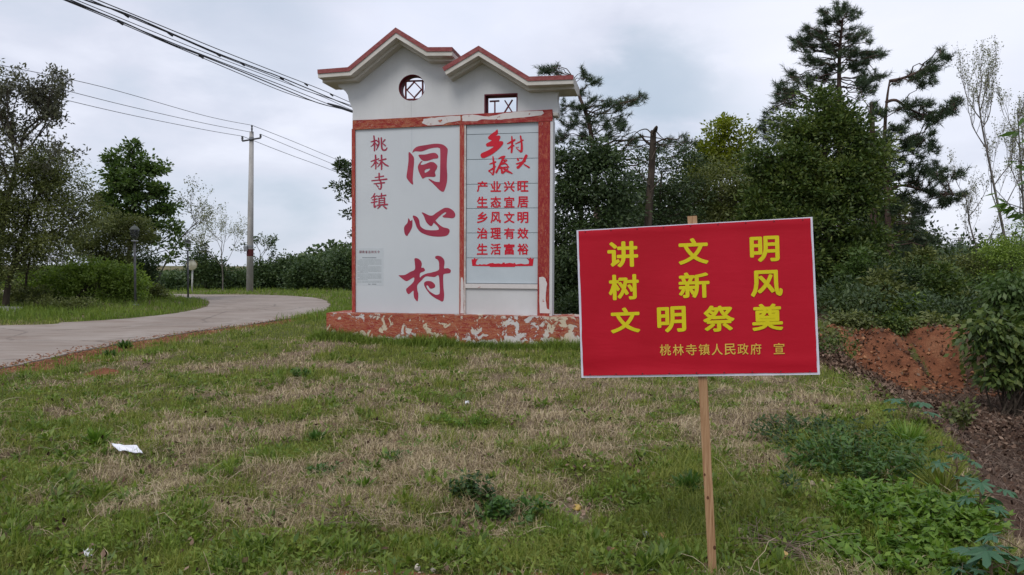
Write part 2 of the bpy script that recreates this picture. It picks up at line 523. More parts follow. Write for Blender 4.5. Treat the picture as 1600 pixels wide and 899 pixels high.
lm = ramp(nt, math_n(nt, 'ADD', sp.outputs[2], math_n(nt, 'MULTIPLY', math_n(nt, 'SUBTRACT', mid, 0.5), 0.8)), [(0.4, 0.0), (0.6, 1.0)])
col = mixc(nt, lm, col, lic)
sm = ramp(nt, math_n(nt, 'ADD', sp.outputs[1], math_n(nt, 'ADD', math_n(nt, 'MULTIPLY', math_n(nt, 'SUBTRACT', fine, 0.5), 1.2), math_n(nt, 'MULTIPLY', math_n(nt, 'SUBTRACT', noise(nt, 1.6, 6, 0.7, pos(nt, (1.6, 1, .5)), .8), 0.5), 1.8))), [(0.50, 0.0), (0.68, 1.0)])
col = mixc(nt, sm, col, soc)
nt.links.new(col, b.inputs['Base Color'])
bump(nt, b, math_n(nt, 'MULTIPLY_ADD', mid, 2.0, fine), 0.8, 0.03)
ground_mat = m
ny, nx = GX.shape
ii = (np.arange(ny - 1)[:, None] * nx + np.arange(nx - 1)[None, :]).ravel()
GF = np.stack([ii, ii + 1, ii + nx + 1, ii + nx], -1)
ground = mk('ground', np.stack([GX.ravel(), GY.ravel(), GZ.ravel()], -1), GF, ground_mat, None, True)
ca = ground.data.color_attributes.new('zone', 'FLOAT_COLOR', 'POINT')
ca.data.foreach_set('color', me_cols.ravel())
tag(ground, kind='structure')

# ------------------------------------------------------------------ the road
m, nt, b = base_mat('road_mat', 0.9, 0.2)
p = pos(nt)
f1 = noise(nt, 0.5, 6, 0.6, p); f2 = noise(nt, 60, 4, 0.7, p)
rc = ramp(nt, f1, [(0.3, (0.24, 0.20, 0.17)), (0.55, (0.31, 0.265, 0.23)), (0.75, (0.35, 0.305, 0.27))])
rc = mixc(nt, ramp(nt, f2, [(0.35, 0.25), (0.6, 0.0)]), rc, (0.18, 0.15, 0.13))
st = noise(nt, 1.4, 6, 0.7, pos(nt, (0.35, 1.6, 1)), 0.6)
rc = mixc(nt, ramp(nt, st, [(0.48, 0.0), (0.66, 0.6)]), rc, (0.17, 0.115, 0.085))
rc = mixc(nt, ramp(nt, noise(nt, 0.9, 7, 0.7, pos(nt, (1.7, .6, 1)), 1.0), [(0.58, 0.0), (0.66, 0.22)]), rc, (0.46, 0.42, 0.38))
vor = N(nt, 'ShaderNodeTexVoronoi', feature='DISTANCE_TO_EDGE'); vor.inputs['Scale'].default_value = 0.28
nt.links.new(pos(nt), vor.inputs['Vector'])
wob = math_n(nt, 'ADD', vor.outputs['Distance'], math_n(nt, 'MULTIPLY', math_n(nt, 'SUBTRACT', noise(nt, 3, 5, .7, p), .5), .10))
rc = mixc(nt, ramp(nt, wob, [(0.0, 0.55), (0.012, 0.0)]), rc, (0.09, 0.075, 0.065))
nt.links.new(rc, b.inputs['Base Color'])
bump(nt, b, f2, 0.25, 0.004)
road_mat = m
# ------------------------------------------------------------------ flat shapes and lettering
def shape_mesh(loops, depth=0.0):
    """2-D outlines (first and holes) -> (verts, faces) via a filled 2-D curve, z from -depth to +depth"""
    cu = bpy.data.curves.new('tmp', 'CURVE'); cu.dimensions = '2D'; cu.fill_mode = 'BOTH'; cu.extrude = depth
    for lp in loops:
        sp = cu.splines.new('POLY'); sp.points.add(len(lp) - 1)
        for q, (x, y) in zip(sp.points, lp): q.co = (x, y, 0, 1)
        sp.use_cyclic_u = True
    return curve_to_np(cu)
def curve_to_np(cu):
    ob = bpy.data.objects.new('tmp', cu); COL.objects.link(ob)
    dg = bpy.context.evaluated_depsgraph_get(); dg.update()
    me = bpy.data.meshes.new_from_object(ob.evaluated_get(dg))
    V = np.array([v.co[:] for v in me.vertices]); 
    by = {}
    for pl in me.polygons:
        by.setdefault(len(pl.vertices), []).append(list(pl.vertices))
    F = [np.array(v) for v in by.values()]
    COL.objects.unlink(ob); bpy.data.objects.remove(ob); bpy.data.meshes.remove(me)
    if cu.name.startswith('tmp'):
        bpy.data.curves.remove(cu)
    return V, F
_gl = {}
def glyph(ch, bold=0.0):
    if (ch, bold) not in _gl:
        step = bold * 0.55; bold_, bk = bold, bold
        cu = bpy.data.curves.new('tmp', 'FONT'); cu.body = ch; cu.resolution_u = 4
        cu.extrude = 0.0; cu.fill_mode = 'FRONT'
        V, F = curve_to_np(cu)
        if bold_:      # thicken the strokes with shifted layers a hair apart
            m_ = MB()
            for q, (dx, dy) in enumerate([(0, 0), (1, 0), (-1, 0), (0, 1), (0, -1), (.7, .7), (-.7, .7), (.7, -.7), (-.7, -.7)]):
                m_.add(V + np.array([dx * step, dy * step, q * 0.00012]), [f.copy() for f in F])
            V = np.concatenate(m_.V); F = m_.F
        lo = V.min(0); hi = V.max(0)
        V = V.copy(); V[:, :2] = (V[:, :2] - lo[:2]) / (hi[:2] - lo[:2])
        _gl[(ch, bold)] = (V, F)
    return _gl[(ch, bold)]
def text_on(mapf, ch, box, off, mat, parent, bold=0.0, name='character'):
    """put a character into a pixel box; mapf(px, py, off) -> world point"""
    V, F = glyph(ch, bold)
    x0, y0, x1, y1 = box
    W = np.array([mapf(x0 + v[0] * (x1 - x0), y1 - v[1] * (y1 - y0), off + v[2]) for v in V])
    return mk(name, W, F, mat, parent)

def road_sheet():
    rj = random.Random(4)
    pts = [(x + rj.uniform(-.06, .06), y + rj.uniform(-.06, .06)) for x, y in ROAD]
    V, F = shape_mesh([pts], 0.0)
    V[:, 2] = 0.022
    mb = MB(); mb.add(V, F)
    a = np.array(pts); n = len(a); i = np.arange(n); j = (i + 1) % n
    mb.add(np.vstack([np.c_[a, np.full(n, 0.022)], np.c_[a, np.full(n, -0.12)]]), np.stack([i, j, j + n, i + n], -1))
    tag(mb.build('road', road_mat), kind='structure')
road_sheet()
# ------------------------------------------------------------------ the village sign wall
plaster = noisy('white_plaster', (0.48, 0.485, 0.49), (0.56, 0.565, 0.57), 1.1, 0.85, 0.2, bmp=0.15, bd=0.003, lo=0.3, hi=0.7)
# grime runs on the upper wall
m, nt, b = base_mat('weathered_plaster', 0.85, 0.2)
p = pos(nt)
c = ramp(nt, noise(nt, 0.9, 5, 0.6, p), [(0.3, (0.53, 0.54, 0.545)), (0.7, (0.60, 0.61, 0.615))])
c = mixc(nt, ramp(nt, noise(nt, 1.0, 6, 0.7, pos(nt, (7, 7, 0.5)), 0.3), [(0.5, 0.0), (0.75, 0.14)]), c, (0.40, 0.39, 0.35))
c = mixc(nt, ramp(nt, noise(nt, 9, 5, 0.7, p), [(0.62, 0.0), (0.75, 0.18)]), c, (0.35, 0.33, 0.28))
nt.links.new(c, b.inputs['Base Color']); bump(nt, b, noise(nt, 35, 4, 0.6, p), 0.2, 0.004)
wall_mat = m
cream = noisy('cream_plaster', (0.46, 0.44, 0.39), (0.58, 0.56, 0.52), 2.5, 0.85, 0.2, bmp=0.2, bd=0.004)
vinyl = noisy('white_vinyl', (0.49, 0.52, 0.545), (0.53, 0.56, 0.58), 0.7, 0.7, 0.15, bmp=0.0)
plank_mat = noisy('plank_metal', (0.41, 0.46, 0.495), (0.455, 0.505, 0.54), 1.3, 0.7, 0.15, bmp=0.0)
red_worn = paint_mat('flaking_red_paint', 0.27, wear=0.49, scale=4.5, scratch=0.75, worn=(0.36, 0.14, 0.07), red=(0.21, 0.014, 0.015), red2=(0.27, 0.035, 0.025), streak=(1, 1, 3))
red_top = paint_mat('frame_top_paint', 0.24, wear=0.58, scale=3.5, worn=(0.45, 0.2, 0.14), red=(0.24, 0.016, 0.02), red2=(0.30, 0.05, 0.04))
red_col = paint_mat('red_column_paint', 0.26, wear=0.57, scale=4.2, red=(0.23, 0.015, 0.02), red2=(0.28, 0.045, 0.03), worn=(0.46, 0.15, 0.08), streak=(3, 3, 1), plaster=(0.55, 0.42, 0.36))
red_thin = paint_mat('red_divider_paint', 0.33, wear=0.55, scale=4, red=(0.28, 0.025, 0.025), red2=(0.33, 0.06, 0.04), worn=(0.42, 0.18, 0.11), streak=(4, 4, 0.8))
red_roof = paint_mat('roof_edge_paint', 0.22, wear=0.55, scale=5, red=(0.20, 0.045, 0.048), red2=(0.25, 0.075, 0.072), worn=(0.29, 0.12, 0.11), plaster=(0.42, 0.28, 0.26))
bare_mid = paint_mat('bared_plaster', 0.62, scale=5, plaster=(0.60, 0.56, 0.55), red=(0.30, 0.04, 0.04), wear=0.5)
bare_hi = paint_mat('bared_plaster_pale', 0.66, scale=9, plaster=(0.62, 0.585, 0.57), red=(0.34, 0.06, 0.05), wear=0.6)
xa = WP([pu0, 0, 0.3])[0]; xb = WP([pu1, 0, 0.3])[0]
plinth_mat = paint_mat('plinth_paint', 0.415, scale=5.2, wear=0.45, scratch=0.9, worn=(0.37, 0.14, 0.07), red=(0.21, 0.015, 0.014), red2=(0.27, 0.035, 0.025), xbias=(xa + 2.4, xb - 0.5, 0.0, 0.05, 0.12, 0.36, 0.09), streak=(1, 1, 4), plaster=(0.58, 0.55, 0.53), plaster2=(0.52, 0.44, 0.32))
red_print = noisy('red_lettering', (0.27, 0.018, 0.048), (0.34, 0.032, 0.062), 2.0, 0.5, 0.35, bmp=0)
red_print2 = noisy('red_panel_lettering', (0.47, 0.004, 0.018), (0.52, 0.008, 0.025), 3.0, 0.5, 0.3, bmp=0)
dark_red_bar = noisy('dark_red_bar', (0.10, 0.012, 0.018), (0.14, 0.02, 0.025), 6, 0.6, 0.3, bmp=0)
hole_red = noisy('dark_red_reveal', (0.09, 0.008, 0.018), (0.15, 0.015, 0.03), 3, 0.7, 0.3, bmp=0)
grey_print = noisy('grey_print', (0.22, 0.25, 0.26), (0.32, 0.35, 0.36), 9, 0.6, 0.2, bmp=0)

swall = thing('village_sign_wall', 'tall white village entrance sign wall with two gables, red lettering and flaking red frame', 'sign wall', WP([WALL_LEN / 2, 0, 0]))

def fbox(name, uv0, uv1, o0, o1, mat, parent=swall, jit=0.0, bev=0.0):
    mb = MB(); u0, v0 = uv0; u1, v1 = uv1
    if u0 > u1: u0, u1 = u1, u0
    if v0 > v1: v0, v1 = v1, v0
    mb.box((u0, v0, o0), (u1, v1, o1), WP)
    o = mb.build(name, mat, parent)
    if bev:
        md = o.modifiers.new('bevel', 'BEVEL'); md.width = bev; md.segments = 2
    return o
def fprism(name, pts_uv, o0, o1, mat, parent=swall):
    """extruded outline in the wall's plane"""
    V, F = shape_mesh([pts_uv], 0.5)
    V3 = np.stack([V[:, 0], V[:, 1], o0 + (V[:, 2] + 0.5) * (o1 - o0)], -1)
    return mk(name, WP(V3), F, mat, parent)
def pxuv(pts, off):
    return [tuple(FP(x, y, off)) for x, y in pts]

ztop = PL_TOP
# plinth: rough block with uneven edges
def rough_block(name, u0, u1, v0, v1, o0, o1, mat, parent, amp=0.012, step=0.07):
    nu = max(2, int((u1 - u0) / step)); nv = max(2, int((v1 - v0) / step)); no = max(2, int((o1 - o0) / step))
    bm = bmesh.new()
    def grid(a, b_, na, nb, f):
        vs = [[bm.verts.new(f(i / na, j / nb)) for j in range(nb + 1)] for i in range(na + 1)]
        for i in range(na):
            for j in range(nb):
                bm.faces.new((vs[i][j], vs[i + 1][j], vs[i + 1][j + 1], vs[i][j + 1]))
    grid(0, 0, nu, nv, lambda s, t: (u0 + (u1 - u0) * s, v0 + (v1 - v0) * t, o1))
    grid(0, 0, nu, no, lambda s, t: (u0 + (u1 - u0) * s, v1, o1 + (o0 - o1) * t))
    grid(0, 0, no, nv, lambda s, t: (u0, v0 + (v1 - v0) * t, o0 + (o1 - o0) * s))
    grid(0, 0, no, nv, lambda s, t: (u1, v0 + (v1 - v0) * t, o1 + (o0 - o1) * s))
    grid(0, 0, 1, 1, lambda s, t: (u1 + (u0 - u1) * s, v0 + (v1 - v0) * t, o0))
    bmesh.ops.remove_doubles(bm, verts=bm.verts, dist=1e-4)
    for v in bm.verts:
        u, w, o = v.co
        n = (float(fbm(u * 1.0 + w, w + o * 3 + 5, 3.0, 4)) - 0.5) * 2 * amp
        n2 = (float(fbm(u + 40, w * 1.5 + o, 7.0, 3)) - 0.5) * 2 * amp
        if abs(o - o1) < 1e-4: o += n
        if abs(w - v1) < 1e-4: w += n2 * 0.8
        if abs(u - u0) < 1e-4 or abs(u - u1) < 1e-4: u += n2
        v.co = (u, w, o)
    bm.verts.ensure_lookup_table()
    V = np.array([v.co[:] for v in bm.verts]); F = np.array([[v.index for v in f.verts] for f in bm.faces])
    bm.free()
    return mk(name, WP(V), F, mat, parent, False)
rough_block('plinth', pu0, pu1, -0.15, ztop, -0.6, 0.3, plinth_mat, swall)

uL = 0.0; uR = WALL_LEN
vTopL = FP(551, 190)[1]; vTopR = FP(863, 172)[1]
vFT = (vTopL + vTopR) / 2                     # top of the painted frame
uUR = FP(872.5, 150)[0]                       # the upper wall is wider on the right
# lower body behind frame and boards
fbox('wall_body', (uL + 0.02, ztop - 0.01), (uR - 0.012, vFT), -0.27, -0.04, plaster)

# upper wall outline with its round and square openings
wall_px = [(551.5, 195), (551.3, 172), (548, 164), (545, 157), (543.5, 149), (540, 143.5), (535, 139), (529, 136), (527, 122), (553, 118), (620, 60), (672, 86), (700, 85), (703, 106), (748, 84), (826, 128), (893, 128), (889, 136), (881, 137), (875.5, 141), (871.5, 147), (870.5, 155), (872.5, 166), (873, 176)]
wall_uv = pxuv(wall_px, 0.0)
wall_uv[0] = (uL, vFT - 0.02); wall_uv[-1] = (uUR, vFT - 0.02)
cc = FP(643.6, 137.2); cr_ = abs(FP(664.2, 137)[0] - FP(623, 137)[0]) / 2
crv = abs(FP(643, 117)[1] - FP(643, 158)[1]) / 2
circ = [(cc[0] + cr_ * math.cos(a), cc[1] + crv * math.sin(a)) for a in np.linspace(0, 2 * math.pi, 48, endpoint=False)]
r0 = FP(757, 148); r1 = FP(808.5, 146.5)
rect = [(r0[0], vFT - 0.035), (r1[0], vFT - 0.035), (r1[0], r0[1]), (r0[0], r0[1])]
V, F = shape_mesh([wall_uv, circ], 0.5)
# the square opening reaches the frame band: cut it as a notch in the outline
wl = wall_uv + [(r1[0], vFT - 0.02), (r1[0], r0[1]), (r0[0], r0[1]), (r0[0], vFT - 0.02)]
V, F = shape_mesh([wl, circ], 0.5)
V3 = np.stack([V[:, 0], V[:, 1], -0.135 + V[:, 2] * 0.27], -1)
mk('upper_wall', WP(V3), F, wall_mat, swall)
# painted reveals lining the two openings
mb = MB()
n = len(circ)
ring = lambda k, o: WP(np.array([[cc[0] + (x - cc[0]) * k, cc[1] + (y - cc[1]) * k, o] for x, y in circ]))
i = np.arange(n); j = (i + 1) % n
mb.add(np.vstack([ring(1.003, 0.002), ring(0.985, 0.002), ring(0.985, -0.272), ring(1.003, -0.272)]),
       np.vstack([np.stack([i + a * n, j + a * n, j + b2 * n, i + b2 * n], -1) for a, b2 in ((0, 1), (1, 2), (2, 3))]))
mb.build('round_reveal', hole_red, swall, True)
t_ = 0.02
fbox('square_reveal', (r0[0] - 0.003, r0[1] - t_), (r1[0] + 0.003, r0[1] + 0.004), -0.272, 0.003, hole_red)
fbox('square_reveal', (r0[0] - 0.003, vFT - 0.03), (r0[0] + t_, r0[1] - t_ - 0.001), -0.272, 0.003, hole_red)
fbox('square_reveal', (r1[0] - t_, vFT - 0.03), (r1[0] + 0.003, r0[1] - t_ - 0.001), -0.272, 0.003, hole_red)
# lattice of the round window: a square with a diamond in it
def bar(mb, a, b2, w, o0=-0.155, o1=-0.11):
    a = np.array(a); b2 = np.array(b2); d = b2 - a; L = np.linalg.norm(d); d /= L; nn = np.array([-d[1], d[0]])
    def M(V):
        return WP(np.stack([a[0] + d[0] * V[:, 0] + nn[0] * V[:, 1], a[1] + d[1] * V[:, 0] + nn[1] * V[:, 1], V[:, 2]], -1))
    mb.box((0, -w / 2, o0), (L, w / 2, o1), M)
sq = [FP(633.5, 155.5, -.11), FP(660, 155, -.11), FP(660, 126, -.11), FP(633.5, 126.8, -.11)]
for k in range(4):
    a, b2 = sq[k], sq[(k + 1) % 4]; mb = MB()
    e = (b2 - a) / np.linalg.norm(b2 - a) * 0.013
    bar(mb, a + e * (0.99 if k % 2 else -0.99), b2 - e * (0.99 if k % 2 else -0.99), 0.027); mb.build('lattice_bar', dark_red_bar, swall)
dm = [FP(635.3, 140.7, -.11), FP(646.8, 128, -.11), FP(658.2, 139.8, -.11), FP(646.8, 152.5, -.11)]
for k in range(4):
    mb = MB(); bar(mb, dm[k], dm[(k + 1) % 4], 0.022, -0.149, -0.116 + 0.001 * k); mb.build('diamond_bar', dark_red_bar, swall)
for a, b2 in (((646.8, 128), (646.8, 126)), ((646.8, 152.5), (646.8, 155)), ((635.3, 140.7), (633.5, 140.7)), ((658.2, 139.8), (660, 139.8))):
    mb = MB(); bar(mb, FP(*a, -.11), FP(*b2, -.11), 0.022, -0.147, -0.118); mb.build('lattice_link', dark_red_bar, swall)
# T and X standing in the square window
for name, a, b2, w in (('letter_t_stem', (773, 158), (773, 179), 0.024), ('letter_t_bar', (765, 158.5), (780, 157.8), 0.03),
                       ('letter_x_stroke', (788.5, 157), (800.5, 176), 0.024), ('letter_x_stroke', (800.5, 156), (788, 176), 0.024)):
    mb = MB(); off = {'letter_t_bar': 0.002, 'letter_x_stroke': 0.0}.get(name, 0.0)
    bar(mb, FP(*a, -.12), FP(*b2, -.12), w, -0.15 + off - (0.003 if a[0] > 800 else 0), -0.12 + off + (0.003 if a[0] > 800 else 0)); mb.build(name, dark_red_bar, swall)
fbox('window_edge_bar', (r0[0] + t_, vFT - 0.03), (r0[0] + t_ + 0.02, r0[1] - t_), -0.15, -0.12, dark_red_bar)

# gabled roof slabs: extruded along their outline, painted edge band, small cove under
def slab(pts_px, th, ofr, oba, left_end, right_end, k):
    top = np.array([FP(x, y, ofr) for x, y in pts_px])
    def offs(d):
        out = []
        for i in range(len(top)):
            a = top[i] - top[i - 1] if i > 0 else top[i + 1] - top[i]
            c2 = top[i + 1] - top[i] if i < len(top) - 1 else a
            na = np.array([-a[1], a[0]]) / np.linalg.norm(a); nc = np.array([-c2[1], c2[0]]) / np.linalg.norm(c2)
            nn = na + nc; nn /= np.linalg.norm(nn); out.append(top[i] - nn * d / max(0.5, nn @ na))
        return np.array(out)
    bot = offs(th); mid = offs(th * 0.50); mid2 = offs(th * 0.64)
    r = fprism('roof_slab', [tuple(q) for q in np.vstack([offs(0.004), bot[::-1]])], oba, ofr, cream)
    up = offs(-0.004)
    fprism('roof_edge_band', [tuple(q) for q in np.vstack([up, mid[::-1]])], oba - 0.015, ofr + 0.018, red_roof)
    # moulding between wall and slab
    m1 = offs(th + 0.0); m2 = offs(th + 0.05)
    fprism('cove_moulding', [tuple(q) for q in np.vstack([m1 + [0, 0.004], m2[::-1]])], oba + 0.22, ofr - 0.20, cream)
slab([(496.5, 109.5), (544, 105.8), (618.5, 43.8), (669, 74.6), (707, 74.4)], 0.155, 0.40, -0.66, 0, 0, 0)
slab([(691.5, 106), (748, 72.3), (827, 120.5), (896, 118)], 0.155, 0.40, -0.66, 0, 0, 1)
# curved brackets that carry the eaves at both ends
fbox('capital', (uR - 0.01, vFT - 0.075), (uR + 0.09, vFT + 0.0), -0.275, 0.012, cream, bev=0.02)

# painted frame
uA = FP(555.5, 300)[0]; uB = FP(718.8, 300)[0]; uC = FP(725.5, 300)[0]; uD = FP(728, 300)[0]; uE = FP(841, 300)[0]; uG = FP(859.5, 300)[0]
vBandL = FP(600, 202)[1]; vBandR = FP(790, 190)[1]; vRail1 = FP(790, 444)[1]; vRail0 = FP(790, 451)[1]
vBB = (vBandL + vBandR) / 2
fprism('frame_top', pxuv([(550.8, 203), (550.8, 188.7), (721, 179.6), (721, 194.9)], 0.035), -0.05, 0.035, red_worn)
fprism('frame_top', pxuv([(721.1, 195.3), (721.1, 179.5), (863, 171), (863, 189.2)], 0.036), -0.05, 0.036, red_top)
fbox('frame_side', (uL - 0.004, ztop - 0.005), (uA, vBandL + 0.02), -0.05, 0.03, red_thin)
fbox('frame_divider', (uB, ztop - 0.005), (uC, FP(720, 195)[1] - 0.001), -0.05, 0.03, red_thin)
fbox('divider_edge', (uC + 0.001, ztop), (uD, FP(727, 195.3)[1] - 0.004), -0.05, 0.018, noisy('edge_strip', (0.42, 0.33, 0.29), (0.62, 0.6, 0.58), 8, 0.8, 0.2, bmp=0))
fbox('frame_column', (uE, ztop - 0.005), (uG, vBandR - 0.001), -0.05, 0.03, red_col)
fbox('column_edge', (uG + 0.001, ztop - 0.004), (uR, vBandR - 0.001), -0.265, 0.024, plaster)
fbox('frame_rail', (uD + 0.001, vRail0), (uE - 0.001, vRail1), -0.05, 0.022, bare_hi)
# flaked patches where the paint has come off down to the plaster
R1 = lambda pts: [(700 + x / 4.994, 160 + y / 4.994) for x, y in pts]
R2 = lambda pts: [(700 + x / 4.994, 330 + y / 4.994) for x, y in pts]
def jag(pts, amp=0.35, k=4, seed=1):
    rj = random.Random(seed); out = []
    n = len(pts)
    for i in range(n):
        a = pts[i]; b2 = pts[(i + 1) % n]
        for j in range(k):
            t = j / k; out.append((a[0] * (1 - t) + b2[0] * t + rj.uniform(-amp, amp), a[1] * (1 - t) + b2[1] * t + rj.uniform(-amp, amp)))
    return out
top_patch = R1([(110, 103), (190, 96), (250, 105), (320, 113), (370, 101), (450, 84), (560, 70), (660, 68), (738, 66), (748, 85), (725, 102), (650, 112), (560, 120), (480, 128), (390, 138), (320, 134), (260, 133), (230, 146), (180, 148), (112, 148)])
fprism('bared_patch', pxuv(jag(top_patch, 0.3, 3, 2), 0.0385), 0.0355, 0.0385, bare_hi)
left_patch = [(662, 186), (680, 184), (700, 182), (719, 180.8), (719.5, 189), (700, 191), (690, 195.5), (668, 196.5), (659, 192)]
fprism('bared_patch', pxuv(jag(left_patch, 0.6, 3, 3), 0.0375), 0.0345, 0.0375, bare_mid)
bot_patch = R2([(712, 520), (740, 512), (762, 530), (772, 570), (762, 640), (762, 700), (770, 760), (798, 775), (798, 798), (714, 798)])
fprism('bared_patch', pxuv(jag(bot_patch, 0.5, 3, 4), 0.0325), 0.0295, 0.0325, bare_hi)
div_patch = R2([(100, 520), (112, 515), (120, 560), (123, 620), (122, 700), (122, 798), (97, 798), (98, 640)])
fprism('bared_patch', pxuv(jag(div_patch, 0.3, 3, 5), 0.0325), 0.0295, 0.0325, bare_mid)

# big board on the left, printed in red
board = fprism('printed_board', [(uA + 0.002, ztop + 0.004), (uB - 0.002, ztop + 0.004), (uB - 0.002, FP(718, 194)[1]), (uA + 0.002, FP(556, 201)[1])], -0.045, 0.0, vinyl)
fbox('board_lip', (uB - 0.016, ztop + 0.004), (uB - 0.003, FP(718, 196)[1]), 0.0005, 0.006, cream)
# planks on the right
joints = [190, 209, 248.5, 287.5, 325.8, 364.3, 403.6, 443.5]
seam_dark = noisy('dark_gap', (0.14, 0.17, 0.19), (0.2, 0.23, 0.25), 5, 0.8, bmp=0)  # dark colour of the backing that shows in the plank joints
fbox('plank_backing', (uD + 0.002, vRail1 + 0.002), (uE - 0.002, FP(785, 189)[1]), -0.045, -0.030, seam_dark)
rj = random.Random(5)
for k in range(7):
    va = FP(785, joints[k])[1] if k else FP(785, 190)[1]; vb = FP(785, joints[k + 1])[1]
    pk = fbox('plank', (uD + 0.008, vb + 0.0065), (uE - 0.003, va - 0.003), -0.034, -0.018 + rj.uniform(-0.001, 0.001), plank_mat, bev=0.004)
fbox('lower_panel', (uD + 0.003, ztop + 0.002), (uE - 0.003, vRail0 - 0.003), -0.045, -0.015, plaster)
fbox('panel_seam', (FP(643.2, 200)[0], FP(643, 199)[1]), (FP(643.2, 200)[0] + 0.006, FP(643, 236)[1]), 0.0005, 0.002, noisy('pale_seam', (0.36, 0.4, 0.44), (0.42, 0.46, 0.5), 3, bmp=0))
fbox('wall_crack', (FP(642.4, 170)[0], vFT + 0.01), (FP(642.4, 170)[0] + 0.006, FP(643, 159)[1]), 0.0005, 0.002, noisy('grey_crack', (0.33, 0.35, 0.35), (0.42, 0.44, 0.44), 3, bmp=0))

# the three large brush characters
def brush(loops_list, scale, ox, oy, off, mat, name='character', smooth=True):
    vs = MB()
    for k, loops in enumerate(loops_list):
        lp = []
        for l in loops:
            c2 = catmull(l, 5, True) if smooth else np.array(l, float)
            lp.append([(ox + x / scale, oy + y / scale) for x, y in c2])
        V, F = shape_mesh(lp, 0.0)
        o2 = off + 0.0006 * k
        W = np.array([WP([*FP(v[0], v[1], o2), o2]) for v in V])
        vs.add(W, [f for f in F])
    return vs.build(name, mat, swall)
tong = [[[(165, 265), (178, 252), (200, 270), (236, 320), (243, 380), (236, 470), (228, 560), (224, 640), (229, 698), (214, 704), (180, 672), (145, 625), (136, 590), (148, 500), (163, 380)]],
        [[(219, 262), (235, 215), (275, 180), (320, 165), (420, 149), (520, 134), (600, 135), (660, 152), (705, 192), (715, 230), (706, 330), (702, 450), (709, 590), (700, 690), (668, 790), (642, 808), (600, 785), (520, 705), (455, 645), (446, 625), (470, 632), (530, 662), (585, 670), (603, 650), (609, 450), (609, 225), (590, 192), (540, 188), (450, 205), (350, 241), (255, 240)]],
        [[(305, 293), (330, 286), (400, 284), (500, 262), (550, 268), (582, 305), (573, 337), (520, 344), (450, 368), (390, 376), (350, 360), (320, 328)]],
        [[(325, 398), (345, 378), (362, 378), (336, 410), (345, 430), (400, 418), (470, 390), (525, 398), (567, 440), (562, 480), (535, 530), (545, 570), (530, 597), (450, 597), (400, 605), (370, 622), (352, 612), (320, 550), (299, 490), (298, 445)], [(390, 515), (410, 492), (467, 483), (450, 512), (400, 541)]]]
brush(tong, 8.99, 620, 210, 0.003, red_print)
xin = [[[(178, 318), (192, 320), (212, 355), (232, 342), (243, 345), (241, 440), (212, 510), (180, 560), (160, 590), (125, 560), (112, 475), (125, 430), (165, 383)]],
       [[(248, 282), (275, 272), (320, 297), (350, 345), (362, 420), (400, 465), (460, 492), (560, 500), (640, 494), (655, 475), (630, 430), (577, 380), (600, 350), (650, 400), (720, 450), (800, 472), (824, 505), (808, 558), (765, 588), (680, 600), (570, 595), (470, 574), (370, 528), (312, 455), (285, 380)]],
       [[(388, 225), (420, 226), (500, 265), (560, 267), (620, 225), (720, 162), (765, 148), (825, 157), (885, 198), (912, 250), (903, 292), (870, 311), (800, 306), (730, 299), (714, 277), (738, 262), (771, 230), (755, 218), (710, 245), (650, 297), (602, 350), (570, 392), (545, 432), (510, 425), (460, 372), (435, 312), (415, 265)]]]
brush(xin, 9.99, 620, 310, 0.003, red_print)
cun = [[[(325, 152), (345, 135), (388, 147), (425, 180), (440, 225), (434, 283), (466, 285), (490, 318), (475, 342), (415, 370), (412, 438), (450, 405), (520, 375), (600, 358), (700, 322), (710, 250), (705, 195), (682, 157), (652, 140), (654, 108), (692, 98), (742, 112), (785, 155), (795, 212), (788, 292), (850, 292), (891, 322), (885, 362), (858, 373), (788, 385), (774, 430), (779, 600), (789, 700), (780, 790), (755, 815), (720, 797), (640, 755), (570, 700), (503, 612), (475, 550), (487, 508), (540, 492), (600, 505), (645, 550), (638, 595), (573, 612), (535, 565), (512, 568), (530, 615), (580, 665), (650, 705), (698, 703), (719, 675), (718, 560), (702, 410), (640, 430), (570, 425), (495, 425), (430, 490), (372, 555), (369, 620), (385, 700), (380, 790), (365, 808), (325, 762), (312, 700), (306, 645), (240, 697), (206, 670), (196, 620), (225, 588), (290, 530), (320, 480), (312, 438), (220, 490), (180, 488), (130, 452), (78, 407), (112, 402), (180, 395), (260, 350), (330, 312), (331, 220)]]]
brush(cun, 9.99, 615, 390, 0.003, red_print)

# small brush characters on the planks, built from swelling strokes
def stroke_poly(pts):
    """pts: (x, y, half-width)"""
    P_ = catmull([np.array(q[:3], float) for q in pts], 5)
    xy = P_[:, :2]; w = P_[:, 2]
    t = np.gradient(xy, axis=0); t /= np.linalg.norm(t, axis=1)[:, None] + 1e-9
    nn = np.stack([-t[:, 1], t[:, 0]], -1)
    L = xy + nn * w[:, None]; R = xy - nn * w[:, None]
    cap1 = [xy[-1] + t[-1] * w[-1] * math.cos(a) + nn[-1] * w[-1] * math.sin(a) for a in (0.9, 0.3, -0.3, -0.9)]
    cap0 = [xy[0] - t[0] * w[0] * math.cos(a) - nn[0] * w[0] * math.sin(a) for a in (0.9, 0.3, -0.3, -0.9)]
    return [tuple(q) for q in L] + [tuple(q) for q in cap1] + [tuple(q) for q in R[::-1]] + [tuple(q) for q in cap0]
def strokes(sl, scale, ox, oy, off, mat, wk=1.0):
    vs = MB()
    for k, s in enumerate(sl):
        pl = stroke_poly([(a, b2, w * wk) for a, b2, w in s])
        V, F = shape_mesh([[(ox + x / scale, oy + y / scale) for x, y in pl]], 0.0)
        o2 = off + 0.0005 * k
        vs.add(np.array([WP([*FP(v[0], v[1], o2), o2]) for v in V]), F)
    return vs.build('character', mat, swall)
A = dict(scale=9.99, ox=740, oy=195, off=-0.013, mat=red_print2, wk=1.0)
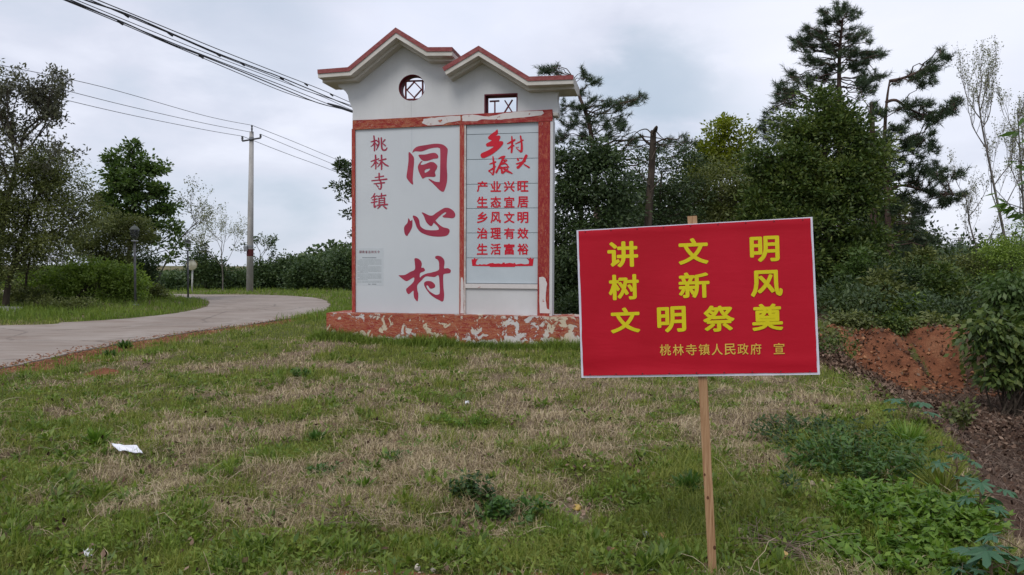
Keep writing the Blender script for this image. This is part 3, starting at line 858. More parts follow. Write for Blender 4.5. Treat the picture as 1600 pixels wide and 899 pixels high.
strokes([[(368, 82, 9), (350, 130, 30), (300, 165, 30), (250, 205, 26)], [(250, 205, 26), (320, 215, 36), (392, 195, 27)], [(395, 195, 25), (340, 260, 40), (270, 295, 34), (222, 315, 30)], [(225, 312, 28), (330, 300, 38), (432, 285, 30)], [(435, 285, 30), (370, 350, 38), (260, 430, 42), (150, 480, 44)]], **A)
strokes([[(596, 185, 9), (602, 300, 15), (592, 432, 13)], [(528, 296, 8), (590, 268, 15), (640, 238, 13)], [(602, 320, 12), (570, 350, 10), (542, 375, 10)], [(604, 312, 7), (628, 330, 9)], [(655, 298, 6), (720, 268, 9), (770, 240, 9)], [(732, 180, 11), (750, 300, 14), (745, 415, 16), (700, 395, 7), (668, 362, 6), (668, 343, 7), (692, 346, 11)]], **{**A, 'wk': 1.15})
strokes([[(302, 500, 8), (314, 600, 14), (318, 680, 14), (303, 778, 12), (278, 755, 8), (240, 728, 7)], [(252, 615, 7), (300, 598, 10), (342, 582, 11)], [(238, 722, 10), (290, 690, 11), (338, 655, 10)],
         [(395, 527, 8), (440, 505, 12), (482, 497, 12)], [(470, 505, 14), (420, 610, 13), (352, 745, 13)], [(445, 560, 7), (515, 555, 11), (450, 603, 7)], [(432, 622, 7), (500, 608, 9), (545, 662, 7)], [(400, 680, 8), (470, 668, 10), (545, 662, 9)], [(428, 665, 12), (442, 720, 14), (452, 752, 14), (530, 690, 8)], [(470, 690, 10), (530, 725, 15), (600, 760, 8)]], **{**A, 'wk': 1.2})
strokes([[(684, 530, 9), (696, 553, 12)], [(715, 516, 7), (750, 513, 11), (745, 530, 6)], [(822, 485, 17), (780, 570, 17), (738, 625, 15), (692, 668, 18)], [(668, 612, 8), (730, 595, 11), (800, 568, 12)], [(790, 622, 7), (830, 645, 9), (866, 668, 10)]], **{**A, 'wk': 1.3})
rows = ['产业兴旺', '生态宜居', '乡风文明', '治理有效', '生活富裕']
ry = [(283.2, 300.2), (307.3, 324.8), (331.2, 349), (356, 373.6), (380.6, 398.4)]
cx_ = [(745, 762), (766.3, 782.8), (787.3, 804), (808.3, 825.6)]
fm = lambda x, y, off: WP([*FP(x, y, off), off])
for r_, (y0, y1) in zip(rows, ry):
    for ch, (x0, x1) in zip(r_, cx_):
        dy = -0.3 * (x0 - 745) / 60 if y0 < 310 else 0
        text_on(fm, ch, (x0, y0 + dy, x1, y1 + dy), -0.0135, red_print2, swall, 0.05)
sk = R2([(190, 428), (185, 390), (184, 374), (198, 379), (207, 362), (216, 376), (237, 369), (224, 387), (217, 405), (217, 415), (235, 421), (247, 414), (262, 419), (280, 414), (300, 418), (325, 408), (350, 405), (365, 411), (395, 408), (415, 412), (424, 411), (426, 402), (442, 402), (444, 411), (480, 404), (510, 409), (520, 404), (530, 416), (570, 410), (600, 416), (628, 412), (633, 396), (627, 380), (612, 367), (634, 373), (643, 360), (652, 374), (668, 368), (668, 376), (661, 428), (525, 430), (521, 436), (328, 436), (324, 430)])
V, F = shape_mesh([sk]); mk('skyline_emblem', np.array([fm(v[0], v[1], -0.0135) for v in V]), F, red_print2, swall)
B4 = dict(scale=6.92, ox=570, oy=205, off=0.003, mat=red_print)
strokes([[(66, 118, 5), (95, 110, 9), (124, 100, 7)], [(98, 54, 8), (106, 130, 9), (104, 212, 8)], [(100, 132, 8), (84, 155, 6), (66, 166, 4)], [(112, 128, 5), (127, 145, 7)], [(148, 76, 7), (152, 140, 8), (124, 202, 5)],
         [(178, 74, 8), (181, 150, 9), (190, 198, 9), (222, 205, 9), (240, 180, 5)], [(128, 100, 5), (143, 116, 7)], [(128, 160, 5), (148, 142, 6)], [(216, 94, 8), (195, 120, 5)], [(194, 134, 5), (220, 156, 8)]], **B4)
strokes([[(68, 328, 6), (110, 314, 8), (150, 300, 7)], [(115, 262, 9), (119, 340, 9), (118, 410, 7)], [(112, 330, 8), (92, 365, 7), (66, 390, 4)], [(122, 330, 5), (142, 352, 7)], [(152, 320, 6), (228, 302, 8)],
         [(180, 262, 9), (182, 340, 9), (180, 414, 8)], [(175, 330, 8), (160, 360, 7), (138, 388, 4)], [(184, 325, 5), (215, 358, 9), (252, 378, 7)]], **B4)
strokes([[(112, 502, 6), (155, 496, 7), (202, 487, 8)], [(155, 458, 9), (156, 535, 8)], [(76, 537, 7), (155, 529, 7), (236, 520, 9)], [(100, 570, 6), (212, 558, 8)], [(172, 542, 8), (178, 600, 9), (166, 628, 8), (146, 618, 4)], [(122, 580, 5), (143, 602, 8)]], **B4)
strokes([[(108, 676, 7), (92, 705, 7), (68, 728, 4)], [(92, 712, 5), (132, 700, 7)], [(80, 744, 5), (132, 734, 7)], [(70, 774, 6), (132, 762, 7)], [(106, 712, 7), (102, 822, 8), (132, 798, 4)], [(140, 706, 6), (226, 694, 8)], [(180, 674, 7), (178, 722, 6)],
         [(153, 726, 7), (154, 796, 7)], [(212, 722, 8), (213, 796, 8)], [(153, 728, 6), (212, 723, 6)], [(155, 751, 4.5), (210, 748, 4.5)], [(155, 773, 4.5), (210, 770, 4.5)], [(134, 802, 7), (190, 796, 8), (243, 792, 8)], [(166, 808, 7), (138, 836, 5)], [(198, 808, 5), (230, 834, 9)]], **B4)
# small printed notice at the foot of the board: red heading and faint lines of print
notice = fbox('notice', FP(557, 446), FP(599, 388), 0.0005, 0.0022, noisy('notice_paper', (0.45, 0.485, 0.51), (0.48, 0.515, 0.54), 2, 0.6, bmp=0))
for k, ch in enumerate('湖南省总林长令'):
    V, Fg = glyph(ch, 0.02); x0 = 561 + k * 4.75
    W = np.array([fm(x0 + v[0] * 4.0, 396.2 - v[1] * 4.6, 0.0035) for v in V]); mk('character', W, Fg, red_print, notice)
rj = random.Random(11); y = 405.8; k = 0
while y < 441:
    mb = MB(); x = 558.5 if k % 5 else 562
    x_end = 596 if k % 6 != 5 else 575
    while x < x_end:
        w = min(rj.uniform(2, 7), x_end - x)
        a = FP(x, y + 0.55, 0.003); c2 = FP(x + w, y, 0.003)
        mb.box((a[0], a[1], 0.0023), (c2[0], c2[1], 0.003), WP); x += w + 0.5
    mb.build('print_line', grey_print, notice); y += 1.75 if k % 6 != 5 else 2.4; k += 1
for (x0, x1, y) in ((566, 588, 402.6), (581, 588, 443.8), (575, 579, 443.8)):
    mb = MB(); a = FP(x0, y + 0.9, 0.0031); c2 = FP(x1, y, 0.0031); mb.box((a[0], a[1], 0.0023), (c2[0], c2[1], 0.0031), WP)
    mb.build('print_line', noisy('dark_print', (0.12, 0.14, 0.15), (0.2, 0.22, 0.23), 9, bmp=0), notice)

# ------------------------------------------------------------------ the red notice board on its stake
DL, DR = 3.95, 3.69
TL, TR, BR, BL = P(900.7, 360, DL), P(1269.6, 339.2, DR), P(1281.3, 585.8, DR), P(908.4, 590.8, DL)
bn = np.cross(TR - TL, TL - BL); bn /= np.linalg.norm(bn)     # points to the back or front
if bn[1] > 0: bn = -bn
def BP(px, py, off):
    v = ray(px, py); t = (off - bn @ (EYE - TL)) / (bn @ v)
    return EYE + v * t
base = GH(1116, 915)
stake_base = np.array([base[0], base[1], 0])
rsign = thing('notice_board', 'red banner board with yellow Chinese lettering nailed to a leaning wooden stake', 'sign', stake_base)
m, nt, b = base_mat('red_banner_cloth', 0.6, 0.2)
p = pos(nt)
c = mixc(nt, ramp(nt, noise(nt, 2.5, 4, 0.5, p), [(0.35, 0.0), (0.7, 1.0)]), (0.39, 0.004, 0.016), (0.45, 0.006, 0.022))
c = mixc(nt, ramp(nt, noise(nt, 5.0, 6, 0.7, pos(nt, (1, 1, 9)), 0.4), [(0.62, 0.0), (0.78, 0.18)]), c, (0.36, 0.006, 0.02))
nt.links.new(c, b.inputs['Base Color'])
hn = math_n(nt, 'MULTIPLY_ADD', noise(nt, 1.8, 3, 0.5, pos(nt, (1, 1, 7)), 0.8), 1.6, noise(nt, 9, 3, 0.5, pos(nt, (1, 1, 3)), 0.6))
bump(nt, b, hn, 0.10, 0.010)
banner_mat = m
yellow = noisy('yellow_lettering', (0.55, 0.48, 0.004), (0.63, 0.555, 0.008), 5, 0.5, 0.3, bmp=0)
gold = noisy('gold_lettering', (0.58, 0.38, 0.05), (0.64, 0.43, 0.07), 5, 0.5, 0.3, bmp=0)
white_edge = noisy('white_board_edge', (0.58, 0.58, 0.70), (0.68, 0.68, 0.78), 6, 0.6, 0.3, bmp=0)
def bil(s, t, off):
    q = (TL * (1 - s) + TR * s) * (1 - t) + (BL * (1 - s) + BR * s) * t
    return q + bn * off
# rigid white board behind, cloth over it with slight folds
mb = MB()
cs = [bil(0, 0, 0), bil(1, 0, 0), bil(1, 1, 0), bil(0, 1, 0)]
mb.add(np.array([c2 - bn * 0.003 for c2 in cs] + [c2 - bn * 0.02 for c2 in cs]), np.array([[3, 2, 1, 0], [4, 5, 6, 7], [0, 1, 5, 4], [1, 2, 6, 5], [2, 3, 7, 6], [3, 0, 4, 7]]))
mb.build('backing_board', white_edge, rsign)
NS, NT = 74, 48
S, T = np.meshgrid(np.linspace(0.009, 0.990, NS), np.linspace(0.006, 0.985, NT))
jx = (fbm(S * 9, T * 9, 1.0, 2) - 0.5) * 0.006
ed = np.minimum(np.minimum(S, 1 - S) * 14, np.minimum(T, 1 - T) * 9); ed = np.clip(ed, 0, 1)
fold = (0.0025 * np.sin(T * 38 + 1.5 * np.sin(S * 5)) * np.exp(-((T - 0.95) / 0.09) ** 2) + 0.002 * (fbm(S * 3.5, T * 5, 1.0, 3) - 0.5) * ed + 0.003 * np.exp(-((T - 0.03) / 0.02) ** 2))
Vb = np.array([[bil(s + j * (abs(s - 0.5) > 0.48), t + j * 0.5, 0.002 + 0.0 + f) for s, t, j, f in zip(S[r_], T[r_], jx[r_], np.maximum(fold[r_], -0.0015))] for r_ in range(NT)]).reshape(-1, 3)
ii2 = (np.arange(NT - 1)[:, None] * NS + np.arange(NS - 1)[None, :]).ravel()
cloth = mk('banner_cloth', Vb, np.stack([ii2, ii2 + NS, ii2 + NS + 1, ii2 + 1], -1), banner_mat, rsign, True)
Z3 = lambda x0, x1, y0, y1: (880 + x0 / 2.998, 320 + y0 / 2.998, 880 + x1 / 2.998, 320 + y1 / 2.998)
big = [('讲', 205, 353, 170, 295), ('文', 537, 682, 155, 282), ('明', 872, 1015, 145, 270), ('树', 210, 357, 325, 448), ('新', 538, 688, 315, 440), ('风', 875, 1030, 305, 433),
       ('文', 220, 362, 480, 603), ('明', 438, 577, 475, 600), ('祭', 653, 805, 470, 597), ('奠', 882, 1032, 462, 592)]
def bchar(ch, box, bold, mat):
    V, F = glyph(ch, bold); x0, y0, x1, y1 = box
    W = []
    for v in V:   # characters follow the slant of the board and lie on the cloth
        fx = v[0] - 0.5; fy = v[1] - 0.5
        px = (x0 + x1) / 2 + fx * (x1 - x0) * 0.97 - fy * (y1 - y0) * 0.03
        py = (y0 + y1) / 2 - fy * (y1 - y0) * 0.97 - fx * (x1 - x0) * 0.035
        W.append(BP(px, py, 0.0032 + v[2] * .3))
    return mk('character', np.array(W), F, mat, rsign)
for ch, x0, x1, y0, y1 in big:
    bchar(ch, Z3(x0, x1, y0, y1), 0.05, yellow)
for k, ch in enumerate('桃林寺镇人民政府'):
    x0 = 452 + k * 60.6; bchar(ch, Z3(x0, x0 + 53, 654 - k * 0.7, 708 - k * 0.7), 0.016, gold)
bchar('宣', Z3(985, 1038, 647, 701), 0.016, gold)
for k_ in range(9):
    for t_ in (0.014, 0.975):
        c0 = bil(.04 + k_ * .115, t_, 0.0065); a_ = np.linspace(0, 2 * math.pi, 8, endpoint=False)
        V = [c0 + (TR - TL) / 1.16 * .0035 * math.cos(q) + np.array([0, 0, 1]) * .0035 * math.sin(q) for q in a_] + [c0 + bn * .002]
        mk('nail_head', np.array(V), np.array([[i, (i + 1) % 8, 8] for i in range(8)]), dark_red_bar, rsign)
# stake
wood_m, nt, b = base_mat('stake_wood', 0.75, 0.25)
v1 = P(1081, 338, 3.86); v2 = P(1114, 899, 3.86)
ax = (v2 - v1) / np.linalg.norm(v2 - v1)
tcn = nt.nodes.new('ShaderNodeTexCoord')
mp = nt.nodes.new('ShaderNodeMapping'); mp.inputs['Scale'].default_value = (1, 1, 0.035); mp.inputs['Rotation'].default_value = (0, 0.065, 0)
nt.links.new(tcn.outputs['Object'], mp.inputs['Vector'])
gr = noise(nt, 75, 5, 0.65, mp.outputs[0], 1.2); gr2 = noise(nt, 14, 4, 0.6, mp.outputs[0], 0.5)
c = ramp(nt, gr, [(0.3, (0.20, 0.10, 0.045)), (0.5, (0.36, 0.215, 0.115)), (0.7, (0.45, 0.29, 0.165))])
c = mixc(nt, ramp(nt, gr2, [(0.52, 0.0), (0.7, 0.6)]), c, (0.19, 0.085, 0.04))
nt.links.new(c, b.inputs['Base Color']); bump(nt, b, gr, 0.3, 0.002)
dirx = (TR - TL) / np.linalg.norm(TR - TL)
depth_off = -0.02
top = BP(1081.5, 338, depth_off - 0.017); botp = BP(1097.8, 590, depth_off - 0.017)
axs = (botp - top) / np.linalg.norm(botp - top)
mid0 = BP(1113.8, 899, depth_off - 0.017)
def stake(mb):
    hw = 0.0235; hd = 0.0165; n = 26
    end = mid0 + (mid0 - botp) * 0.22
    pts = [top + (botp - top) * t for t in np.linspace(0, 1, 10)] + [botp + (end - botp) * t for t in np.linspace(0, 1, n - 9)[1:]]
    V = []; rj = random.Random(3)
    for i, q in enumerate(pts):
        k = 1.0 - 0.12 * (i / n); jx = rj.uniform(-.0008, .0008)
        w = hw * k
        for sx, sy, ch in ((-1, 1, 0), (-0.82, 1.0, 1), (0.82, 1.0, 1), (1, 1, 0), (1, -1, 0), (-1, -1, 0)):
            yo = hd * (sy if not ch else 1.0)
            if (sx, sy) in ((-1, 1), (1, 1)): yo = hd * 0.82
            V.append(q + dirx * (sx * w + jx) + bn * yo)
    F = []
    for i in range(len(pts) - 1):
        for j in range(6):
            a = i * 6 + j; b2 = i * 6 + (j + 1) % 6
            F.append([a, b2, b2 + 6, a + 6])
    mb.add(np.array(V), [np.array(F), np.array([[5, 4, 3, 2, 1, 0]]), np.array([[0, 1, 2, 3, 4, 5]]) + (len(pts) - 1) * 6])
mb = MB(); stake(mb); mb.build('stake', wood_m, rsign)
kn = noisy('wood_knot', (0.07, 0.03, 0.015), (0.12, 0.05, 0.025), 60, 0.8, bmp=0)
for (kx, ky, r_) in ((1116.5, 856, 0.0075), (1106, 778, 0.006), (1101, 742, 0.005)):
    c0 = BP(kx, ky, depth_off + 0.0006)
    a_ = np.linspace(0, 2 * math.pi, 12, endpoint=False)
    V = [c0 + dirx * r_ * math.cos(t) + axs * r_ * 1.5 * math.sin(t) for t in a_] + [c0 + bn * 0.0012]
    mk('knot', np.array(V), np.array([[i, (i + 1) % 12, 12] for i in range(12)]), kn, rsign)
# ------------------------------------------------------------------ vegetation builders
def unit(v):
    return v / (np.linalg.norm(v, axis=-1, keepdims=True) + 1e-9)
def leaf_quads(C, L, W, up_bias=0.4, D=None, droop=0.0, fold=0.12, r=rng):
    """four-cornered folded leaves (2 triangles each) at points C"""
    n = len(C)
    d = unit(r.normal(size=(n, 3))) if D is None else unit(D + r.normal(size=(n, 3)) * 0.35)
    d[:, 2] -= droop; d = unit(d)
    nn = unit(r.normal(size=(n, 3)) + np.array([0, 0, up_bias * 2]))
    s = unit(np.cross(d, nn)); nn = np.cross(s, d)
    L = np.broadcast_to(L, (n,)) * r.uniform(0.7, 1.25, n); Wd = np.broadcast_to(W, (n,)) * r.uniform(0.75, 1.2, n)
    b = C; t = C + d * L[:, None]; m = C + d * (L * 0.45)[:, None] - nn * (L * fold)[:, None]
    l = m + s * Wd[:, None] * 0.5 + nn * (L * fold)[:, None]; q = m - s * Wd[:, None] * 0.5 + nn * (L * fold)[:, None]
    V = np.stack([b, l, t, q], 1).reshape(-1, 3)
    i = np.arange(n) * 4
    F = np.vstack([np.stack([i, i + 1, i + 2], -1), np.stack([i, i + 2, i + 3], -1)])
    return V, F
def needles(C, D, n_per, L, w, spread=0.9, r=rng):
    """bunches of needles (1 triangle each) at C pointing roughly along D"""
    n = len(C)
    C2 = np.repeat(C, n_per, 0); D2 = np.repeat(unit(D), n_per, 0)
    d = unit(D2 + r.normal(size=D2.shape) * spread)
    s = unit(np.cross(d, r.normal(size=d.shape)))
    LL = L * r.uniform(0.6, 1.2, len(d))[:, None]
    st = C2 + D2 * r.uniform(-0.5, 0.3, len(d))[:, None] * L
    V = np.stack([st + s * w / 2, st - s * w / 2, st + d * LL], 1).reshape(-1, 3)
    F = np.arange(len(d) * 3).reshape(-1, 3)
    return V, F
def curve3(a, b, sag=0.0, wob=0.05, n=5, r=rng):
    t = np.linspace(0, 1, n)[:, None]
    L = np.linalg.norm(b - a)
    p = a * (1 - t) + b * t
    p = p + np.sin(t * math.pi) * (r.normal(size=3) * wob * L + np.array([0, 0, sag * L]))
    p[1:-1] += r.normal(size=(n - 2, 3)) * wob * 0.35 * L
    return p

bark_dark = noisy('dark_bark', (0.035, 0.028, 0.022), (0.085, 0.068, 0.052), 7, 0.95, 0.1, (1, 1, 0.25), 0.5, 0.01)
bark_grey = noisy('grey_bark', (0.09, 0.08, 0.07), (0.17, 0.155, 0.14), 8, 0.95, 0.1, (1, 1, 0.3), 0.4, 0.01)
bark_pine = noisy('pine_bark', (0.045, 0.03, 0.024), (0.13, 0.09, 0.075), 6, 0.95, 0.1, (1, 1, 0.3), 0.5, 0.015)
LM = {
 'camphor': leaf_mat('camphor_leaves', ((0.028, 0.055, 0.016), (0.068, 0.108, 0.024), (0.15, 0.18, 0.04)), 0.25),
 'dark': leaf_mat('dark_evergreen_leaves', ((0.022, 0.041, 0.019), (0.045, 0.074, 0.027), (0.084, 0.121, 0.041)), 0.2),
 'olive': leaf_mat('olive_leaves', ((0.055, 0.075, 0.026), (0.114, 0.134, 0.040), (0.206, 0.226, 0.069)), 0.25),
 'fresh': leaf_mat('fresh_green_leaves', ((0.045, 0.085, 0.024), (0.075, 0.125, 0.032), (0.12, 0.175, 0.05)), 0.35),
 'yellow': leaf_mat('yellow_green_leaves', ((0.099, 0.132, 0.013), (0.176, 0.209, 0.020), (0.264, 0.286, 0.033)), 0.4),
 'lime': leaf_mat('light_green_shrub_leaves', ((0.102, 0.164, 0.031), (0.185, 0.267, 0.045), (0.287, 0.389, 0.072)), 0.3),
 'purple': leaf_mat('dull_purple_green_leaves', ((0.049, 0.049, 0.039), (0.084, 0.087, 0.059), (0.140, 0.147, 0.077)), 0.2),
 'bud': leaf_mat('pale_bud_leaves', ((0.120, 0.130, 0.070), (0.200, 0.210, 0.120), (0.300, 0.300, 0.180)), 0.35),
 'needle': leaf_mat('pine_needles', ((0.024, 0.046, 0.024), (0.046, 0.076, 0.035), (0.081, 0.115, 0.049)), 0.1, 0.6),
 'near': leaf_mat('bright_near_leaves', ((0.050, 0.100, 0.020), (0.080, 0.150, 0.030), (0.130, 0.210, 0.040)), 0.35, 0.4, 3),
 'hedge': leaf_mat('far_hedge_leaves', ((0.030, 0.057, 0.024), (0.057, 0.095, 0.035), (0.101, 0.142, 0.047)), 0.2),
}
def blob_crown(blobs, Y, dr, nclump, nleaf, cl, Ls, Ws, bias=0.4, droop=0.0, r=rng, shell=2.0):
    """blobs: (px, py, rx, ry[, dY]) -> leaf verts + clump centres; clumps fill each blob's volume, denser towards its surface"""
    ar = np.array([b[2] * b[3] for b in blobs], float); ar /= ar.sum()
    cents = []
    for b, w in zip(blobs, ar):
        Yb = Y + (b[4] if len(b) > 4 else 0)
        c = P(b[0], b[1], Yb); rx = b[2] * Yb / FPX; rz = b[3] * Yb / FPX; ry = min(rx, rz) * dr
        k = max(2, int(nclump * w))
        d = unit(r.normal(size=(k, 3))); rad = r.random(k) ** (1 / shell)
        lump = 1 + 0.16 * np.sin(d[:, 0] * 5 + b[0]) * np.cos(d[:, 2] * 6 + b[1])
        cents.append(c + d * (rad * lump)[:, None] * np.array([rx, ry, rz]))
    cents = np.vstack(cents)
    k = len(cents)
    per = r.poisson(nleaf / k, k) + 3
    CC = np.repeat(cents, per, 0)
    sz = np.repeat(cl * r.uniform(0.5, 1.3, k), per)[:, None]
    off = r.normal(size=CC.shape) * sz * np.array([1, 1, 0.6]) * 0.6
    D = unit(off) + np.array([0, 0, 0.1])
    V, F = leaf_quads(CC + off, Ls, Ws, bias, D=D, droop=droop, r=r)
    return V, F, cents
def limbs(mb, trunk, cents, r0, frac=0.5, r=rng, sides=4, sag=-0.03):
    """branches from trunk points out to the leaf clumps"""
    tz = trunk[:, 2]
    idx = r.permutation(len(cents))[:max(3, int(len(cents) * frac))]
    for i in idx:
        c = cents[i]
        h = np.linalg.norm(c[:2] - trunk[:, :2], axis=1)
        cost = np.linalg.norm(c - trunk, axis=1) + 1.2 * np.maximum(0, tz - c[2] + 0.35 * h)
        j = int(np.argmin(cost)); a = trunk[j]
        L = np.linalg.norm(c - a)
        rr = r0 * (0.35 + 0.65 * (1 - j / len(trunk))) * min(1, 0.3 + L * 0.25)
        mb.tube(curve3(a, c, sag, 0.07, 5, r), np.linspace(rr, rr * 0.25, 5), sides, False)
def trunk_path(pts_px, Y, n=5, r=rng):
    base = pts_px[0]
    p = [P(x, y, Y) for x, y in pts_px]
    g = float(H(p[0][0], p[0][1])); p[0][2] = g - 0.15
    return catmull(p, n)
def tree(name, label, cat, Y, trunk_px, r0, blobs, mat, nclump=120, nleaf=12000, cl=0.35, Ls=0.09, Ws=0.05, dr=0.9, bark=None, frac=0.5, bias=0.4, droop=0.0, group=None, seed=1, shell=2.0, extra_trunks=(), lr=0.35):
    r = np.random.default_rng(seed)
    T = trunk_path(trunk_px, Y)
    root = thing(name, label, cat, (T[0][0], T[0][1], T[0][2] + 0.15), group)
    mb = MB()
    mb.tube(T, np.linspace(r0, r0 * 0.25, len(T)) * (1 + 0.35 * np.exp(-np.arange(len(T)) * 0.8)), 7)
    allT = [T]
    for e in extra_trunks:
        p = catmull([P(x, y, Y) for x, y in e], 4); mb.tube(p, np.linspace(r0 * 0.6, r0 * 0.18, len(p)), 6); allT.append(p)
    V, F, cents = blob_crown(blobs, Y, dr, nclump, nleaf, cl, Ls, Ws, bias, droop, r, shell)
    limbs(mb, np.vstack(allT), cents, r0 * lr, frac, r)
    mb.build('trunk', bark or bark_dark, root, True)
    mk('crown', V, F, LM[mat], root)
    return root
def shrub(label, Y, cx, cy, rx, ry, mat, nleaf=4000, cl=0.25, Ls=0.07, Ws=0.035, seed=1, name='shrub', cat='shrub', group=None, blobs=None, nclump=60, droop=0.0, dr=0.9):
    r = np.random.default_rng(seed)
    c = P(cx, cy, Y); g = float(H(c[0], c[1]))
    root = thing(name, label, cat, (c[0], c[1], g), group)
    bl = blobs or [(cx, cy, rx, ry)]
    V, F, cents = blob_crown(bl, Y, dr, nclump, nleaf, cl, Ls, Ws, 0.4, droop, r, 1.6)
    keep = V.reshape(-1, 4, 3)[:, :, 2].min(1) > g - 0.1
    V = V.reshape(-1, 4, 3)[keep].reshape(-1, 3); n = len(V) // 4; i = np.arange(n) * 4
    F = np.vstack([np.stack([i, i + 1, i + 2], -1), np.stack([i, i + 2, i + 3], -1)])
    mb = MB(); b0 = np.array([c[0], c[1], g - 0.05])
    for q in r.permutation(len(cents))[:22]:
        if cents[q][2] > g:
            a = b0 + r.normal(size=3) * np.array([0.2, 0.15, 0]) * (rx * Y / FPX)
            mb.tube(curve3(a, cents[q], 0.05, 0.08, 5, r), np.linspace(0.018, 0.005, 5), 4, False)
    tag(mb.build('stem', bark_dark, root), kind='stuff')
    mk('foliage', V, F, LM[mat], root)
    return root
def twigs(mb, a, d, L, r0, depth, tips, r, spread=0.5, up=0.12, kids=3, shrink=0.68):
    n = 5; p = [a]; dd = d.copy()
    for _ in range(n - 1):
        dd = unit(dd + r.normal(size=3) * 0.12 + np.array([0, 0, up * 0.3])); p.append(p[-1] + dd * L / (n - 1))
    p = np.array(p); mb.tube(p, np.linspace(r0, r0 * 0.45, n), 4 if depth < 3 else 5, False)
    if depth == 0:
        tips.append((p, dd)); return
    for k in range(kids):
        t = r.uniform(0.35, 1.0); q = p[min(n - 1, int(t * (n - 1) + 0.5))]
        nd = unit(dd + r.normal(size=3) * spread + np.array([0, 0, up]))
        twigs(mb, q, nd, L * shrink * r.uniform(0.75, 1.15), r0 * 0.5, depth - 1, tips, r, spread, up, kids, shrink)
    twigs(mb, p[-1], unit(dd + r.normal(size=3) * 0.15), L * shrink, r0 * 0.5, depth - 1, tips, r, spread, up, kids, shrink)
def twig_tree(label, Y, trunk_px, r0, L0, depth, mat=None, leaves_per=10, Ls=0.06, Ws=0.03, spread=0.5, up=0.3, kids=3, seed=1, name='bare_tree', bark=None, starts=6, group=None, minr=0.006, cat='tree', shrink=0.68, tip_sp=0.05):
    r = np.random.default_rng(seed)
    T = trunk_path(trunk_px, Y, 5)
    root = thing(name, label, cat, (T[0][0], T[0][1], T[0][2] + 0.15), group)
    mb = MB(); mb.tube(T, np.linspace(r0, r0 * 0.3, len(T)), 6)
    tips = []
    for k in range(starts):
        t = 0.35 + 0.65 * (k + r.random()) / starts; j = min(len(T) - 1, int(t * (len(T) - 1)))
        ang = k * 2.4 + r.random(); d = unit(np.array([math.cos(ang), math.sin(ang) * 0.8, 0.75 + up]))
        twigs(mb, T[j], d, L0 * (1.15 - 0.55 * t), max(minr * 1.6, r0 * 0.38), depth, tips, r, spread, up, kids, shrink)
    mb.build('trunk', bark or bark_grey, root)
    if mat:
        C = np.vstack([t[0] for t in tips]); C = np.repeat(C, max(1, leaves_per // 5), 0) + r.normal(size=(len(C) * max(1, leaves_per // 5), 3)) * tip_sp
        V, F = leaf_quads(C, Ls, Ws, 0.3, r=r); mk('crown', V, F, LM[mat], root)
    return root
def pine(label, Y, trunk_px, r0, pads, seed=1, tufts=46, L=0.19, w=0.016, pk=1.0, extra=(), group='tall pines', name='pine_tree'):
    """pads: (px, py, radius px) foliage pads, each on a limb of its own"""
    r = np.random.default_rng(seed)
    T = trunk_path(trunk_px, Y, 6)
    root = thing(name, label, 'pine tree', (T[0][0], T[0][1], T[0][2] + 0.15), group)
    mb = MB(); mb.tube(T, np.linspace(r0, r0 * 0.18, len(T)), 8)
    allT = [T]
    for e in extra:
        p = catmull([P(x, y, Y) for x, y in e], 5); mb.tube(p, np.linspace(r0 * 0.45, r0 * 0.12, len(p)), 6); allT.append(p)
    AT = np.vstack(allT)
    C = []; D = []
    pads = [(x, y, rp * pk) for x, y, rp in pads]
    pads = list(pads) + [(x + r.normal() * rp * .8, y + r.normal() * rp * .6, rp * r.uniform(.4, .8)) for x, y, rp in pads if rp > 6]
    for (x, y, rp) in pads:
        Yp = Y + r.uniform(-1, 1) * min(1.6, 0.5 + abs(x - trunk_px[-1][0]) * 0.015)
        c = P(x, y, Yp); R = rp * Y / FPX
        cost = np.linalg.norm(c - AT, axis=1) + 0.8 * np.maximum(0, AT[:, 2] - c[2] + 0.1)
        a = AT[int(np.argmin(cost))]
        Lb = np.linalg.norm(c - a); br = curve3(a, c, 0.0, 0.09, 7, r)
        rr = min(r0 * 0.3, 0.012 + 0.008 * Lb); mb.tube(br, np.linspace(rr, 0.010, 7), 4, False)
        dr_ = unit(c - a) * np.array([1, 1, 0.4]); dr_ = unit(dr_)
        k = max(8, int(tufts * 1.5 * (R / 0.9) ** 1.5) + 4)
        # side twigs carrying the bunches
        nt_ = max(4, k // 5)
        for _ in range(nt_):
            s = br[r.integers(4, 7)] if Lb > 0.6 else br[-1]
            e = c + unit(r.normal(size=3) + dr_ * 0.7) * np.array([1, 1, 0.6]) * R * r.uniform(0.3, 1.55)
            q = curve3(s, e, -0.1, 0.08, 5, r); mb.tube(q, np.linspace(0.012, 0.006, 5), 3, False)
            m_ = max(2, k // nt_ + 1)
            t = r.uniform(0.25, 1.0, m_); i0 = np.clip((t * 4).astype(int), 0, 3); f = (t * 4 - i0)[:, None]
            pts = q[i0] * (1 - f) + q[i0 + 1] * f + r.normal(size=(m_, 3)) * 0.05
            C.append(pts); D.append(np.repeat(unit(q[-1] - q[0])[None] + np.array([[0, 0, 0.45]]), m_, 0))
    C = np.vstack(C); D = np.vstack(D)
    V, F = needles(C, D, 17, L, w, 0.8, r)
    mb.build('trunk', bark_pine, root, True)
    mk('needles', V, F, LM['needle'], root)
    return root

